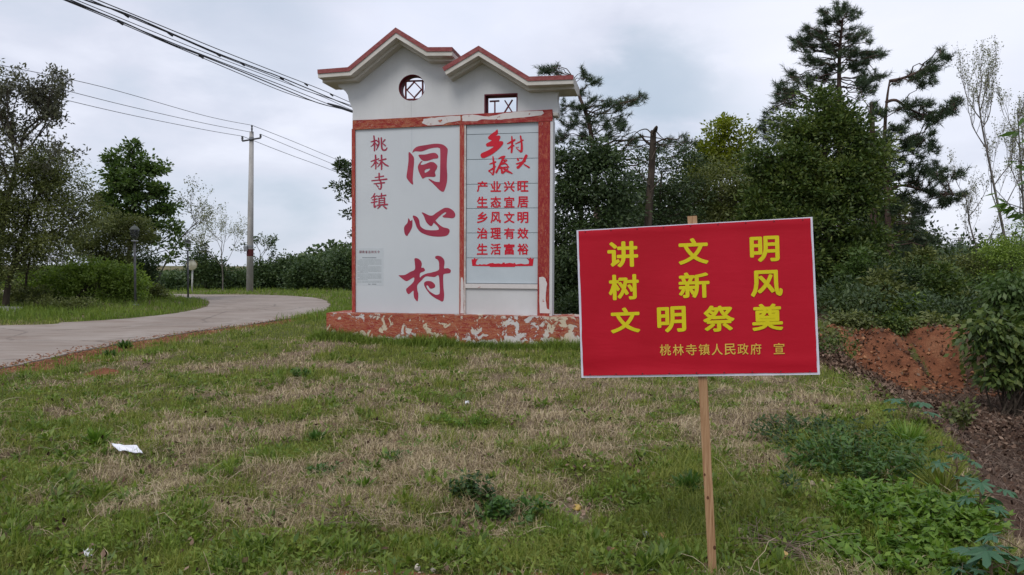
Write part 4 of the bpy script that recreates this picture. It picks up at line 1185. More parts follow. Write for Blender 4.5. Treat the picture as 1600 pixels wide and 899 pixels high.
# ------------------------------------------------------------------ trees on the right, behind the boards
tree('evergreen_tree', 'dark dense evergreen right beside the sign wall, below the small pine', 'tree', 20.5, [(903, 498), (905, 430), (908, 330), (905, 260)], 0.13,
     [(915, 400, 58, 75), (892, 300, 42, 75), (945, 310, 48, 70), (955, 430, 58, 60), (885, 440, 40, 50), (925, 250, 35, 35), (870, 380, 25, 80, 1), (905, 470, 60, 34)], 'dark', 230, 36000, 0.38, 0.13, 0.052, seed=11, droop=0.3)
tree('loose_tree', 'loose grey-green tree with sky gaps, under the dead forked trunk', 'tree', 22.5, [(1040, 500), (1035, 430), (1030, 340), (1034, 270)], 0.10,
     [(1020, 330, 42, 75), (1065, 320, 45, 60), (1045, 420, 62, 60), (1010, 250, 26, 28), (1070, 250, 36, 24), (1000, 400, 30, 60)], 'dark', 170, 15000, 0.32, 0.10, 0.045, seed=12, bark=bark_dark, frac=0.9)
tree('olive_tree', 'brownish olive-green tree just left of the big camphor', 'tree', 23.5, [(1135, 500), (1135, 430), (1130, 360), (1128, 290)], 0.12,
     [(1130, 285, 45, 45), (1165, 330, 50, 60), (1110, 330, 40, 60), (1140, 430, 70, 70), (1185, 380, 40, 60), (1090, 290, 30, 25)], 'olive', 200, 24000, 0.36, 0.10, 0.05, seed=13)
tree('yellow_green_tree', 'yellow-green leafy tree top above the olive-green tree', 'tree', 26.0, [(1128, 500), (1128, 380), (1126, 280), (1128, 215)], 0.11,
     [(1128, 212, 24, 26), (1108, 240, 28, 24), (1150, 238, 20, 20), (1098, 262, 26, 20), (1166, 215, 10, 16), (1130, 260, 34, 24)], 'yellow', 95, 7500, 0.30, 0.12, 0.075, seed=14)
tree('evergreen_shrub_tree', 'low dark evergreen behind the left part of the red board', 'tree', 19.5, [(985, 505), (985, 460), (985, 430)], 0.08,
     [(985, 455, 60, 48), (1050, 470, 60, 42), (1110, 470, 60, 45)], 'dark', 120, 16000, 0.38, 0.10, 0.045, seed=15)
tree('camphor_tree', 'big dense round-topped camphor tree behind the right half of the red board', 'tree', 21.0, [(1300, 535), (1298, 470), (1295, 380), (1290, 290), (1288, 215)], 0.22,
     [(1288, 180, 40, 46), (1256, 215, 46, 48), (1322, 215, 46, 52), (1228, 270, 56, 52), (1350, 270, 34, 50), (1190, 330, 34, 40), (1235, 300, 62, 52), (1290, 290, 75, 70), (1335, 290, 48, 70), (1210, 350, 52, 62), (1270, 385, 90, 70), (1338, 385, 48, 70), (1300, 460, 85, 55), (1225, 440, 60, 60), (1365, 440, 32, 50), (1200, 300, 28, 40)],
     'camphor', 470, 90000, 0.36, 0.12, 0.06, seed=16)
for k_, (px, py, rx, ry, mt, lab) in enumerate([(1215, 480, 55, 45, 'dark', 'dark bush in the shade at the left foot of the camphor tree'), (1340, 490, 42, 36, 'camphor', 'green bush right of the red board above the bare soil bank'), (925, 480, 55, 24, 'dark', 'low dark bush at the foot of the evergreen next to the sign wall')]):
    shrub(lab, 18.5, px, py, rx, ry, mt, 9000, 0.3, 0.09, 0.04, seed=60 + k_, nclump=70)
for k_, (px, top_, wd, mt, lab) in enumerate([(985, 262, 44, 'dark', 'evergreen in the second row behind the loose tree, left one'), (1085, 252, 46, 'camphor', 'evergreen in the second row behind the loose tree, right one'), (1188, 255, 40, 'camphor', 'tree crown in the second row filling the gap left of the camphor'), (1352, 195, 34, 'dark', 'dark crown in the second row between camphor and leaning pine')]):
    tree('background_tree', lab, 'tree', 31.0, [(px, 498), (px, 400), (px, top_ + 40)], 0.12, [(px, top_ + 28, wd * .6, 28), (px - wd * .5, top_ + 75, wd * .7, 46), (px + wd * .5, top_ + 70, wd * .7, 44), (px, top_ + 135, wd * 1.1, 55)], mt, 150, 14000, .42, .15, .075, seed=160 + k_, group='second row of trees in the wood')
tree('background_tree', 'green crown in the second row showing under the leaning pine', 'tree', 30.0, [(1405, 498), (1405, 400), (1402, 350)], 0.1, [(1400, 330, 30, 34), (1425, 380, 34, 36), (1385, 380, 30, 44)], 'olive', 90, 9000, .4, .14, .07, seed=170, group='second row of trees in the wood')
# dead forked trunk
r_ = np.random.default_rng(5)
T = trunk_path([(1012, 500), (1010, 430), (1014, 330), (1019, 250), (1021, 204)], 21.0)
dt = thing('dead_tree', 'dead dark trunk with broken forked limbs and no leaves above the loose tree', 'tree', (T[0][0], T[0][1], T[0][2]))
mb = MB(); mb.tube(T, np.linspace(0.14, 0.08, len(T)), 7); mb.build('trunk', bark_dark, dt, True)
for pts, w in (([(1020, 228), (1008, 220), (1000, 210)], .05), ([(1020, 208), (1026, 198), (1026, 205)], .05), ([(1021, 225), (1040, 217), (1058, 218), (1064, 212), (1066, 222)], .025), ([(1020, 212), (1010, 202), (995, 207), (985, 220), (970, 235)], .02), ([(1024, 204), (1034, 215), (1045, 222)], .018), ([(1018, 250), (1030, 226), (1050, 230), (1080, 218)], .02), ([(1000, 212), (992, 206), (975, 214)], .015), ([(1015, 290), (1000, 270), (990, 262)], .02), ([(1016, 300), (1032, 280), (1045, 262)], .02)):
    mb = MB(); p = catmull([P(x, y, 21.0 + r_.uniform(-.3, .3)) for x, y in pts], 4); mb.tube(p, np.linspace(w, w * 0.35, len(p)), 5)
    mb.build('limb', bark_dark, dt)
Z5 = lambda L: [(860 + x / 2.1405, y / 2.1405, rr / 2.1405) for x, y, rr in L]
Z8 = lambda L: [(1150 + x / 3.909, y / 3.909, rr / 3.909) for x, y, rr in L]
pine('small pine rising behind the right eave of the sign wall', 27.0, [(932, 500), (934, 400), (930, 280), (922, 200), (905, 150), (893, 118)], 0.16,
     [(860, 112, 12), (848, 108, 8), (872, 112, 9), (912, 120, 10), (930, 128, 12), (905, 145, 14), (925, 155, 14), (950, 165, 14), (968, 158, 13), (985, 158, 12), (996, 155, 6), (885, 165, 18), (895, 190, 20), (925, 190, 22), (950, 190, 14), (970, 180, 8), (880, 215, 22), (915, 215, 24), (950, 215, 18), (990, 218, 18), (975, 200, 8), (1040, 225, 14), (1070, 222, 16), (1090, 225, 10)], seed=21, tufts=58, pk=1.15)
pine('tallest pine, its ragged top reaching the upper edge over the camphor tree', 25.5, [(1318, 530), (1316, 400), (1312, 250), (1311, 150), (1312, 80), (1317, 30)], 0.15,
     Z8([(660, 50, 26), (668, 90, 40), (610, 60, 22), (600, 110, 44), (700, 70, 20), (530, 85, 22), (560, 145, 34), (620, 190, 50), (435, 185, 22), (445, 225, 34), (355, 240, 26), (345, 285, 22), (400, 280, 44), (500, 190, 20), (520, 240, 40), (545, 280, 36), (600, 280, 38), (690, 235, 28), (735, 225, 30), (770, 205, 26), (790, 210, 16), (720, 110, 18), (822, 255, 9), (690, 340, 34), (740, 330, 34), (800, 340, 40), (850, 320, 30), (870, 325, 20), (780, 375, 32), (440, 350, 32), (480, 380, 40), (540, 390, 50), (600, 400, 46), (680, 400, 46), (740, 430, 36), (330, 445, 26), (380, 470, 44), (430, 500, 44), (500, 460, 50), (560, 480, 40), (265, 515, 26), (290, 545, 38), (235, 585, 26), (340, 570, 44), (300, 610, 30), (225, 635, 15), (255, 660, 12), (175, 715, 20), (165, 760, 24), (180, 800, 28), (165, 850, 20), (210, 740, 16), (780, 470, 40), (840, 470, 30), (740, 500, 34), (870, 470, 20), (900, 465, 16), (800, 530, 30), (760, 570, 26)]), seed=22, tufts=70, pk=1.22)
pine('leaning pine with long bare-ended limbs reaching out on the right', 24.0, [(1404, 540), (1392, 400), (1385, 300), (1382, 228), (1385, 165), (1390, 127)], 0.12,
     Z8([(1255, 315, 12), (1295, 340, 22), (1262, 350, 14), (1190, 380, 18), (1235, 410, 30), (1180, 420, 20), (1150, 435, 22), (1200, 475, 26), (1090, 470, 30), (1140, 510, 32), (1120, 450, 14), (1060, 490, 12), (980, 500, 10), (1100, 625, 18), (1060, 650, 30), (1030, 665, 30), (1120, 670, 40), (1180, 640, 28), (1150, 700, 40), (1220, 710, 40), (1280, 690, 34), (1270, 660, 24), (1330, 640, 34), (1360, 620, 20), (1200, 740, 20), (900, 680, 34), (860, 700, 30), (1040, 745, 16), (1000, 780, 30), (940, 790, 26), (1080, 850, 28), (1110, 845, 18)]) +
     Z5([(1230, 465, 16), (1240, 500, 28), (1295, 500, 26), (1280, 480, 14), (1180, 480, 36), (1130, 520, 34), (1200, 545, 36), (1250, 560, 26), (1150, 580, 40), (1210, 600, 36), (1300, 580, 26), (1310, 605, 36), (1360, 580, 18), (1370, 650, 26), (1330, 680, 30), (1270, 640, 34), (1240, 680, 34), (1300, 650, 20), (1180, 650, 40), (1210, 710, 30), (1150, 700, 34), (1180, 760, 30), (1230, 800, 30), (1270, 800, 18), (1170, 830, 34), (1225, 830, 20), (1240, 740, 14), (1190, 860, 34)]), seed=23, tufts=66, pk=1.3,
     extra=([(1390, 127), (1412, 122), (1435, 112), (1457, 99), (1471, 85)], [(1384, 160), (1400, 157), (1420, 170), (1450, 180), (1490, 165)], [(1385, 235), (1400, 218), (1430, 228)], [(1386, 300), (1410, 290), (1450, 300), (1490, 305)]))
T = trunk_path([(1368, 530), (1366, 400), (1364, 260), (1363, 200), (1362, 160)], 24.6)
sn = thing('snapped_trunk', 'snapped reddish-brown pine trunk with leafless side twigs between the two tall pines', 'tree', T[0])
mb = MB(); mb.tube(T, np.linspace(0.13, 0.07, len(T)), 7)
for (a, b2) in (((1363, 200), (1345, 140)), ((1364, 180), (1375, 155)), ((1364, 240), (1340, 200)), ((1365, 300), (1400, 250)), ((1363, 170), (1352, 160))):
    mb.tube(curve3(P(*a, 24.6), P(*b2, 24.6), 0.05, 0.08, 6, r_), np.linspace(0.03, 0.008, 6), 4)
mb.build('trunk', bark_pine, sn, True)

# ------------------------------------------------------------------ right edge: budding trees, bushes
twig_tree('slender budding tree with pale leaf specks, the taller of two at the right edge', 22.0, [(1582, 520), (1575, 400), (1553, 290), (1535, 200), (1528, 150)], 0.05, 1.35, 3, 'bud', 5, 0.05, 0.035, spread=0.42, up=0.65, kids=3, seed=31, starts=9, tip_sp=0.04, name='budding_tree')
twig_tree('second budding tree with pale leaf specks, half cut off by the right edge', 23.0, [(1612, 520), (1606, 400), (1596, 280), (1590, 170)], 0.05, 1.35, 3, 'bud', 5, 0.05, 0.035, spread=0.42, up=0.65, kids=3, seed=32, starts=8, tip_sp=0.04, name='budding_tree')
twig_tree('thin budding tree leaning left over the bushes', 22.6, [(1560, 520), (1550, 440), (1520, 370), (1508, 300)], 0.04, 1.2, 2, 'bud', 10, 0.05, 0.035, spread=0.5, up=0.45, kids=3, seed=33, starts=7, tip_sp=0.04, name='budding_tree')
shrub('dull green thicket over the middle of the soil bank', 20.0, 1440, 450, 58, 55, 'camphor', 15000, 0.3, 0.08, 0.04, seed=41, blobs=[(1440, 440, 50, 40), (1410, 480, 40, 42), (1480, 470, 45, 45), (1460, 500, 60, 28)], nclump=140)
shrub('dark leafy thicket left part of the bank, next to the camphor', 19.0, 1400, 470, 50, 50, 'dark', 12000, 0.3, 0.08, 0.035, seed=42, blobs=[(1385, 450, 36, 50), (1390, 500, 50, 28), (1420, 430, 25, 20)], nclump=110)
shrub('olive thicket in front of the far round tree', 21.5, 1510, 440, 45, 45, 'olive', 14000, 0.32, 0.08, 0.04, seed=43, blobs=[(1510, 425, 45, 30), (1530, 460, 50, 48), (1480, 430, 30, 25)], nclump=120)
tree('yellow_green_bush_tree', 'yellow-green bushy tree at the right edge under the budding trees', 'tree', 21.0, [(1585, 520), (1582, 470), (1580, 400)], 0.07,
     [(1575, 400, 34, 34), (1545, 400, 26, 22), (1600, 420, 40, 50), (1560, 450, 40, 36), (1620, 370, 30, 30)], 'lime', 100, 9000, 0.32, 0.075, 0.038, seed=44)
shrub('dark shrub low on the right, behind the drooping broad-leaved one', 17.5, 1530, 500, 60, 34, 'dark', 10000, 0.3, 0.08, 0.035, seed=45, nclump=90, blobs=[(1530, 490, 60, 40), (1480, 515, 40, 24), (1590, 490, 40, 50)])
tree('far_round_tree', 'rounded bluish-green tree far off beside the small concrete pole', 'tree', 60.0, [(1500, 432), (1500, 410), (1500, 395)], 0.2, [(1500, 402, 24, 20), (1485, 412, 18, 14), (1520, 410, 16, 16)], 'hedge', 60, 5000, 0.7, 0.26, 0.15, seed=46)
tree('far_pine_like_tree', 'low dark far trees seen under the leaning pine', 'tree', 52.0, [(1440, 432), (1440, 418), (1440, 412)], 0.2, [(1430, 418, 24, 10), (1455, 414, 20, 8), (1408, 424, 18, 14)], 'hedge', 50, 3500, 0.7, 0.26, 0.13, seed=47)

# drooping broad-leaved shrub near the right edge
shrub('drooping broad-leaved shrub hanging over the brown hollow at the right edge', 11.5, 1580, 545, 60, 45, 'camphor', 5200, 0.22, 0.13, 0.065, seed=51, blobs=[(1560, 512, 42, 20), (1590, 540, 50, 26), (1550, 540, 34, 18), (1600, 575, 34, 30), (1645, 540, 60, 60), (1570, 590, 22, 18)], nclump=110, droop=0.9, name='broad_leaved_shrub')
shrub('fresh green shrub with hanging leaves at the right edge above the broad-leaved one', 12.5, 1590, 460, 40, 40, 'fresh', 4500, 0.24, 0.12, 0.05, seed=52, blobs=[(1585, 455, 34, 28), (1610, 470, 50, 50), (1570, 480, 26, 20)], nclump=90, droop=0.9)
for k_, (px, py, rx, ry, mt, lab) in enumerate([(1330, 508, 34, 16, 'olive', 'scrubby bush overhanging the left end of the soil bank'), (1395, 512, 34, 16, 'camphor', 'low bush overhanging the middle of the soil bank'), (1455, 512, 34, 18, 'olive', 'low olive bush overhanging the soil bank right of the middle'), (1515, 520, 34, 20, 'camphor', 'bush drooping over the right end of the soil bank')]):
    shrub(lab, 15.3, px, py, rx, ry, mt, 2600, 0.2, 0.09, 0.042, seed=240 + k_, nclump=50, droop=.5, group='bushes along the top of the soil bank')
for k_, (px, py, h_) in enumerate([(1493, 560, 60), (1310, 545, 60), (1426, 540, 46)]):
    q0 = GH(px, py + 20); rr_ = np.random.default_rng(700 + k_); q0 = q0 * 1.0
    sp2 = thing('sapling', ['thin bare sapling in front of the right part of the soil bank', 'thin bare sapling leaning beside the right edge of the red board', 'thin bare sapling on the middle of the soil bank'][k_], 'sapling', q0)
    mb = MB(); tp = []
    for j in range(3):
        twigs(mb, q0 + rr_.normal(size=3) * [.06, .06, 0], unit(np.array([rr_.normal() * .35, rr_.normal() * .3, 1.0])), h_ * q0[1] / FPX * .55, .012, 2, tp, rr_, .45, .25, 2, .6)
    tag(mb.build('stem', bark_grey, sp2), kind='stuff')
    C = np.repeat(np.vstack([t[0] for t in tp]), 2, 0); V, F = leaf_quads(C + rr_.normal(size=C.shape) * .03, .07, .035, .5, r=rr_); mk('foliage', V, F, LM['olive'], sp2)
# leafy branch of a nearby tree whose trunk stands outside the picture
r_ = np.random.default_rng(9)
gt = thing('leafy_tree', 'bright green long-leaved branches of a near tree reaching in at the right edge', 'tree', (5.6, 6.2, float(H(5.6, 6.2))))
base_ = np.array([5.6, 6.2, float(H(5.6, 6.2)) - 0.1])
T = catmull([base_, base_ + [0.05, 0, 1.4], base_ + [-0.1, -0.05, 3.2], base_ + [-0.05, 0, 4.4]], 5)
mb = MB(); mb.tube(T, np.linspace(0.07, 0.025, len(T)), 7)
Cs = []; Ds = []
for (x, y, Yd, nl) in ((1556, 297, 6.0, 13), (1575, 318, 6.1, 16), (1592, 330, 6.0, 14), (1590, 205, 6.3, 7), (1594, 180, 6.2, 6), (1590, 250, 6.3, 9), (1608, 280, 6.2, 22), (1625, 320, 6.1, 26), (1630, 220, 6.3, 24), (1640, 150, 6.2, 24), (1660, 260, 6.4, 30), (1600, 345, 6.0, 8)) + tuple((1640 + 22 * k_, 60 + (k_ * 67) % 270, 6.0 + .12 * (k_ % 7 - 3), 30) for k_ in range(16)):
    e = P(x, y, Yd); j = int(np.argmin(np.abs(T[:, 2] - (e[2] - 0.35)))); a = T[j]
    q = curve3(a, e, -0.05, 0.04, 8, r_); mb.tube(q, np.linspace(0.014, 0.003, 8), 4, False)
    t = np.clip(1 - r_.exponential(0.12, nl), 0.3, 1); i0 = np.clip((t * 7).astype(int), 0, 6); f = (t * 7 - i0)[:, None]
    Cs.append(q[i0] * (1 - f) + q[i0 + 1] * f); Ds.append(np.repeat((unit(q[-1] - q[-3]) + [0, 0, -0.6])[None], nl, 0))
mb.build('trunk', bark_dark, gt)
V, F = leaf_quads(np.vstack(Cs), 0.125, 0.034, 0.6, D=np.vstack(Ds), droop=0.15, r=r_); mk('crown', V, F, LM['near'], gt)

# ------------------------------------------------------------------ trees on the left
twig_tree('tall airy tree with dull sparse leaves at the left edge', 25.0, [(-6, 500), (-4, 420), (8, 330), (25, 260), (40, 200)], 0.12, 1.75, 4, 'purple', 10, 0.14, 0.06, spread=0.65, up=0.25, kids=2, seed=71, starts=12, name='airy_tree', bark=bark_dark, tip_sp=0.10, shrink=0.66)
tree('dark_olive_tree', 'dark olive tree with slim leaning trunks left of the green maple', 'tree', 25.0, [(8, 492), (14, 440), (28, 390), (48, 330), (75, 280)], 0.11,
     [(78, 262, 45, 34), (55, 320, 60, 45), (105, 310, 42, 45), (30, 380, 52, 40), (85, 375, 55, 38), (130, 290, 14, 16), (20, 320, 30, 45), (135, 340, 24, 40), (50, 260, 40, 30)], 'olive', 260, 25000, 0.36, 0.10, 0.042, seed=72, frac=0.6, droop=0.3, extra_trunks=([(14, 440), (35, 400), (70, 370), (110, 345)],))
tree('edge_tree', 'small green-leaved tree cut off by the left edge', 'tree', 24.0, [(-20, 495), (-18, 430), (-10, 380)], 0.09,
     [(-5, 330, 22, 60), (-12, 410, 30, 50), (5, 280, 14, 20)], 'olive', 80, 8000, 0.33, 0.10, 0.045, seed=73)
tree('slim_tree', 'slim dark tree standing in the shrubs below the dark olive tree', 'tree', 26.0, [(37, 482), (42, 430), (48, 395)], 0.06,
     [(50, 395, 26, 26), (30, 420, 20, 18)], 'olive', 40, 3000, 0.3, 0.09, 0.04, seed=74)
tree('maple_tree', 'fresh green maple-like tree with a pointed top left of the curve', 'tree', 32.0, [(197, 474), (199, 430), (205, 370), (210, 300), (207, 240)], 0.15,
     [(206, 242, 12, 20), (182, 262, 22, 26), (228, 265, 24, 26), (205, 290, 50, 32), (166, 305, 22, 26), (248, 300, 18, 20), (264, 328, 13, 16), (200, 335, 46, 28), (245, 350, 30, 10), (272, 360, 18, 6), (240, 378, 30, 9), (286, 386, 20, 6), (172, 350, 24, 14), (250, 326, 22, 9), (260, 403, 22, 6)], 'fresh', 150, 12000, 0.25, 0.18, 0.10, seed=75, shell=1.8, dr=1.0, frac=0.8)
tree('small_olive_tree', 'small olive-green tree with a forked trunk in front of the maple', 'tree', 29.0, [(155, 480), (155, 455), (158, 432)], 0.09,
     [(155, 372, 38, 38), (195, 362, 36, 34), (222, 365, 22, 32), (135, 390, 28, 24), (175, 405, 40, 16), (112, 375, 20, 16)], 'olive', 190, 15000, 0.26, 0.105, 0.046, seed=76, frac=0.7, extra_trunks=([(158, 436), (147, 415), (140, 390)], [(158, 436), (163, 405), (170, 370)]))
tree('young_tree', 'dark round-crowned tree behind the first lamp post', 'tree', 31.0, [(197, 472), (200, 450), (208, 430)], 0.10,
     [(222, 415, 22, 20), (228, 435, 16, 14), (200, 420, 26, 22)], 'dark', 70, 8000, 0.32, 0.11, 0.055, seed=77)
twig_tree('leaning thin-leaved tree with spread limbs right of the maple', 34.0, [(238, 472), (246, 440), (262, 405), (285, 370), (310, 345)], 0.05, 1.6, 3, 'olive', 5, .09, .05, spread=0.5, up=0.12, kids=3, seed=78, starts=5, minr=0.006)
twig_tree('nearly bare grey tree with fine twigs beyond the second lamp post', 46.0, [(348, 458), (348, 430), (346, 400), (347, 375)], 0.05, 1.7, 3, 'bud', 5, .10, .05, spread=0.55, up=0.2, kids=3, seed=79, starts=5, minr=0.006)
tree('ragged_tree', 'ragged small tree left of the bare grey tree across the road', 'tree', 48.0, [(322, 456), (320, 430), (316, 405)], 0.10,
     [(314, 392, 8, 14), (322, 415, 22, 18), (308, 425, 20, 20), (335, 430, 20, 22)], 'hedge', 90, 5000, 0.45, 0.2, 0.10, seed=80, frac=0.8)
twig_tree('thin sprig of a tree poking over the hedge beside the utility pole', 50.0, [(408, 456), (408, 420), (406, 390)], 0.05, 1.3, 2, 'hedge', 10, 0.16, 0.08, spread=0.6, up=0.4, kids=3, seed=81, starts=5, minr=0.012, name='thin_tree')
sh = [('light green shrub mound near the left edge of the verge', 27.5, 75, 446, 60, 34), ('light green shrub under the small olive tree', 27, 135, 440, 55, 38), ('pale green shrub between the olive tree and the first lamp post', 27.5, 190, 444, 45, 34),
      ('twiggy shrub just behind the foot of the first lamp post', 29.5, 228, 462, 30, 18), ('brownish scrub in front of the airy tree at the left edge', 26, 35, 468, 50, 22)]
for k_, (lab, Y, x, y, rx, ry) in enumerate(sh):
    shrub(lab, Y, x, y, rx, ry, 'lime' if k_ < 3 else 'olive', 9000 if k_ < 3 else 4500, 0.24, 0.11, 0.055, seed=90 + k_, nclump=90, dr=0.8)
shrub('dark weedy shrub along the grass edge by the left verge', 24.6, 100, 480, 70, 12, 'olive', 5000, 0.22, 0.07, 0.035, seed=96, nclump=60, dr=1.4)
# hedge-like trees beyond the bend
hd = [(262, 444, 20, 12, 46), (285, 440, 20, 14, 50), (350, 440, 30, 20, 50), (410, 430, 26, 26, 49), (378, 442, 26, 18, 48), (445, 425, 30, 28, 50), (478, 428, 28, 28, 48), (508, 424, 28, 28, 50), (536, 418, 26, 34, 47), (565, 420, 30, 36, 49), (600, 420, 30, 34, 50)]
labs = ['first dark bushy tree left of the traffic mirror', 'bushy tree right behind the traffic mirror', 'bushy tree behind the bare grey tree', 'bushy tree just right of the utility pole', 'low bushy tree just left of the utility pole',
        'second bushy tree to the right of the utility pole', 'third bushy tree to the right of the utility pole', 'bushy tree over the right end of the road bend', 'bushy tree against the left edge of the sign wall', 'bushy tree hidden mostly behind the sign wall, left one', 'bushy tree hidden mostly behind the sign wall, right one']
for k_, ((x, y, rx, ry, Y), lab) in enumerate(zip(hd, labs)):
    rr_ = random.Random(k_)
    tree('bushy_tree', lab, 'tree', Y, [(x, 460), (x + 1, 445), (x, 430)], 0.08,
         [(x, y, rx * 0.8, ry * 0.8), (x - rx * 0.5, y + 8, rx * 0.6, ry * 0.7), (x + rx * 0.5, y + 5, rx * 0.6, ry * 0.75), (x + rr_.uniform(-8, 8), y - ry * 0.6, rx * 0.35, ry * 0.35), (x, y + 18, rx, 12)], 'hedge', 80, 5200, 0.5, 0.19, 0.10, seed=100 + k_, group='row of bushy trees beyond the road bend', frac=0.3)
tree('hidden_tree', 'tree behind the sign wall whose dark leafy twigs stick out past its left edge', 'tree', 19.5, [(590, 500), (585, 420), (575, 350), (565, 300)], 0.1,
     [(538, 255, 12, 9), (528, 262, 8, 6), (545, 270, 12, 8), (530, 292, 12, 8), (545, 305, 12, 10), (548, 335, 7, 14), (570, 290, 22, 40), (585, 360, 30, 50)], 'dark', 90, 5200, 0.14, 0.10, 0.05, seed=120, frac=1.0)

# far wood closing the horizon
def far_wood():
    r = np.random.default_rng(200)
    xs = []; 
    n = 90000
    ang = r.uniform(-1.25, 1.25, n); rad = r.uniform(62, 92, n)
    x = np.sin(ang) * rad; y = np.cos(ang) * rad
    hgt = 1.6 + 2.8 * fbm(x, y * 0.4, 0.12, 4) + 1.2 * (fbm(x, y, 0.5, 2) - 0.5)
    hgt = hgt * (0.22 + 0.78 * sstep(-0.38, -0.22, x / y))
    z = hgt * (1 - r.random(n) ** 1.7 * 0.9)
    V, F = leaf_quads(np.stack([x, y, z], -1), 0.45, 0.30, 0.5, r=r)
    o = mk('distant_woodland', V, F, LM['hedge']); tag(o, 'low dark wood closing the view on the horizon', 'woodland', kind='stuff')
far_wood()
def understory():
    r = np.random.default_rng(201); n = 60000
    x = r.uniform(0.8, 19, n); y = np.where(r.random(n) < .55, r.uniform(16.2, 21, n), r.uniform(21.5, 34, n)); x = np.where(y < 21.5, 4.5 + (x - .8) * .75, x)
    hgt = np.where(y < 21.5, 0.15, 0.5) + np.where(y < 21.5, 1.5, 3.6) * np.clip(fbm(x, y, 0.75, 4) - .22, 0, 1)
    kq = (fbm(x + 31, y * 1.3, 0.9, 3) > 0.40); x, y, hgt = x[kq], y[kq], hgt[kq]; n = len(x)
    z = H(x, y) + hgt * (1 - r.random(n) ** 1.3)
    V, F = leaf_quads(np.stack([x, y, z], -1), np.where(y < 21.5, .12, .17), np.where(y < 21.5, .045, .08), 0.5, r=r)
    o = mk('wood_undergrowth', V, F, LM['dark']); tag(o, 'dark tangled undergrowth between the trunks of the wood', 'undergrowth', kind='stuff')
understory()
for k_, (px, py, rx, ry, Y, mt, lab) in enumerate([(1375, 462, 40, 34, 18.3, 'olive', 'olive bush in front of the thicket at the right foot of the camphor tree'), (1425, 488, 34, 24, 17.8, 'lime', 'lighter green bush low in the middle of the thicket'), (1470, 455, 30, 40, 18.6, 'camphor', 'upright green bush in the middle of the thicket'), (1515, 490, 36, 26, 17.6, 'olive', 'spreading olive bush right in the thicket near the broad-leaved shrub'), (1440, 415, 26, 22, 20.5, 'olive', 'bush top showing under the lowest limbs of the leaning pine'), (1340, 440, 30, 44, 19.0, 'fresh', 'brighter green bush just right of the upper red board corner')]):
    shrub(lab, Y, px, py, rx, ry, mt, 3600, 0.2, 0.12, 0.055, seed=260 + k_, nclump=42, blobs=[(px, py, rx * .7, ry * .8), (px - rx * .6, py + ry * .3, rx * .5, ry * .5), (px + rx * .55, py + ry * .2, rx * .5, ry * .6), (px + rx * .1, py - ry * .7, rx * .3, ry * .4)])
# ------------------------------------------------------------------ poles, wires, lamps
concrete = noisy('pole_concrete', (0.30, 0.29, 0.275), (0.42, 0.405, 0.385), 3, 0.9, 0.2, (1, 1, 0.4), 0.2, 0.004)
steel = noisy('grey_steel', (0.16, 0.17, 0.18), (0.24, 0.25, 0.26), 5, 0.5, 0.4, bmp=0)
dark_steel = noisy('dark_steel', (0.06, 0.06, 0.065), (0.11, 0.11, 0.115), 5, 0.5, 0.4, bmp=0)
black_rubber = noisy('black_cable', (0.012, 0.012, 0.014), (0.03, 0.03, 0.033), 5, 0.6, 0.3, bmp=0)
wire_mat = noisy('bare_wire', (0.10, 0.105, 0.11), (0.16, 0.165, 0.17), 5, 0.5, 0.4, bmp=0)
pale_cable = noisy('greyed_cable', (0.06, 0.06, 0.065), (0.12, 0.12, 0.125), 5, 0.6, 0.3, bmp=0)
YP = 44.0
pbp = P(390, 461, YP); pbp[2] = float(H(pbp[0], pbp[1]))
pole = thing('utility_pole', 'tall tapered concrete utility pole with a small crossarm at the bend of the road', 'utility pole', pbp)
ptop = P(393.2, 206, YP)
mb = MB(); mb.tube([pbp - [0, 0, .3], pbp * 0.5 + ptop * 0.5, ptop], [0.205, 0.165, 0.12], 14); mb.build('pole_shaft', concrete, pole, True)
for (xa_, ya_, xb_, yb_, w) in ((378.6, 220.7, 393, 218.3, .07), (393, 218.3, 407.2, 215.8, .07)):
    mb = MB(); a = P(xa_, ya_, YP - .15); b2 = P(xb_, yb_, YP - .15); mb.tube([a, b2], w * .75, 4); mb.build('crossarm', dark_steel, pole)
for (x, y0, y1, rr) in ((378.7, 220.5, 212.8, .075), (407.1, 216, 209.6, .075), (393.6, 207, 195.5, .06)):
    mb = MB(); a = P(x, y0, YP - .15); b2 = P(x, y1, YP - .15)
    mb.tube([a, a * .7 + b2 * .3, a * .5 + b2 * .5, a * .4 + b2 * .6, b2 * .85 + a * .15, b2], [rr * .7, rr * .7, rr, rr * .6, rr * .95, rr * .5], 8); mb.build('insulator', dark_steel, pole)
for t_, mt_, hh in ((0.245, noisy('dark_red_band', (0.06, 0.012, 0.012), (0.10, 0.02, 0.02), 5, bmp=0), .2), (0.285, steel, .06), (0.955, steel, .1)):
    c = pbp * (1 - t_) + ptop * t_; rr = 0.205 - (0.205 - 0.12) * t_ + 0.012
    mb = MB(); mb.tube([c - [0, 0, hh], c + [0, 0, hh]], rr, 14); mb.build('pole_band', mt_, pole)
c = pbp * .73 + ptop * .27; mb = MB(); mb.box((c[0] - .28, c[1] - .3, c[2] - .15), (c[0] - .08, c[1] - .16, c[2] + .15)); mb.build('meter_box', steel, pole)

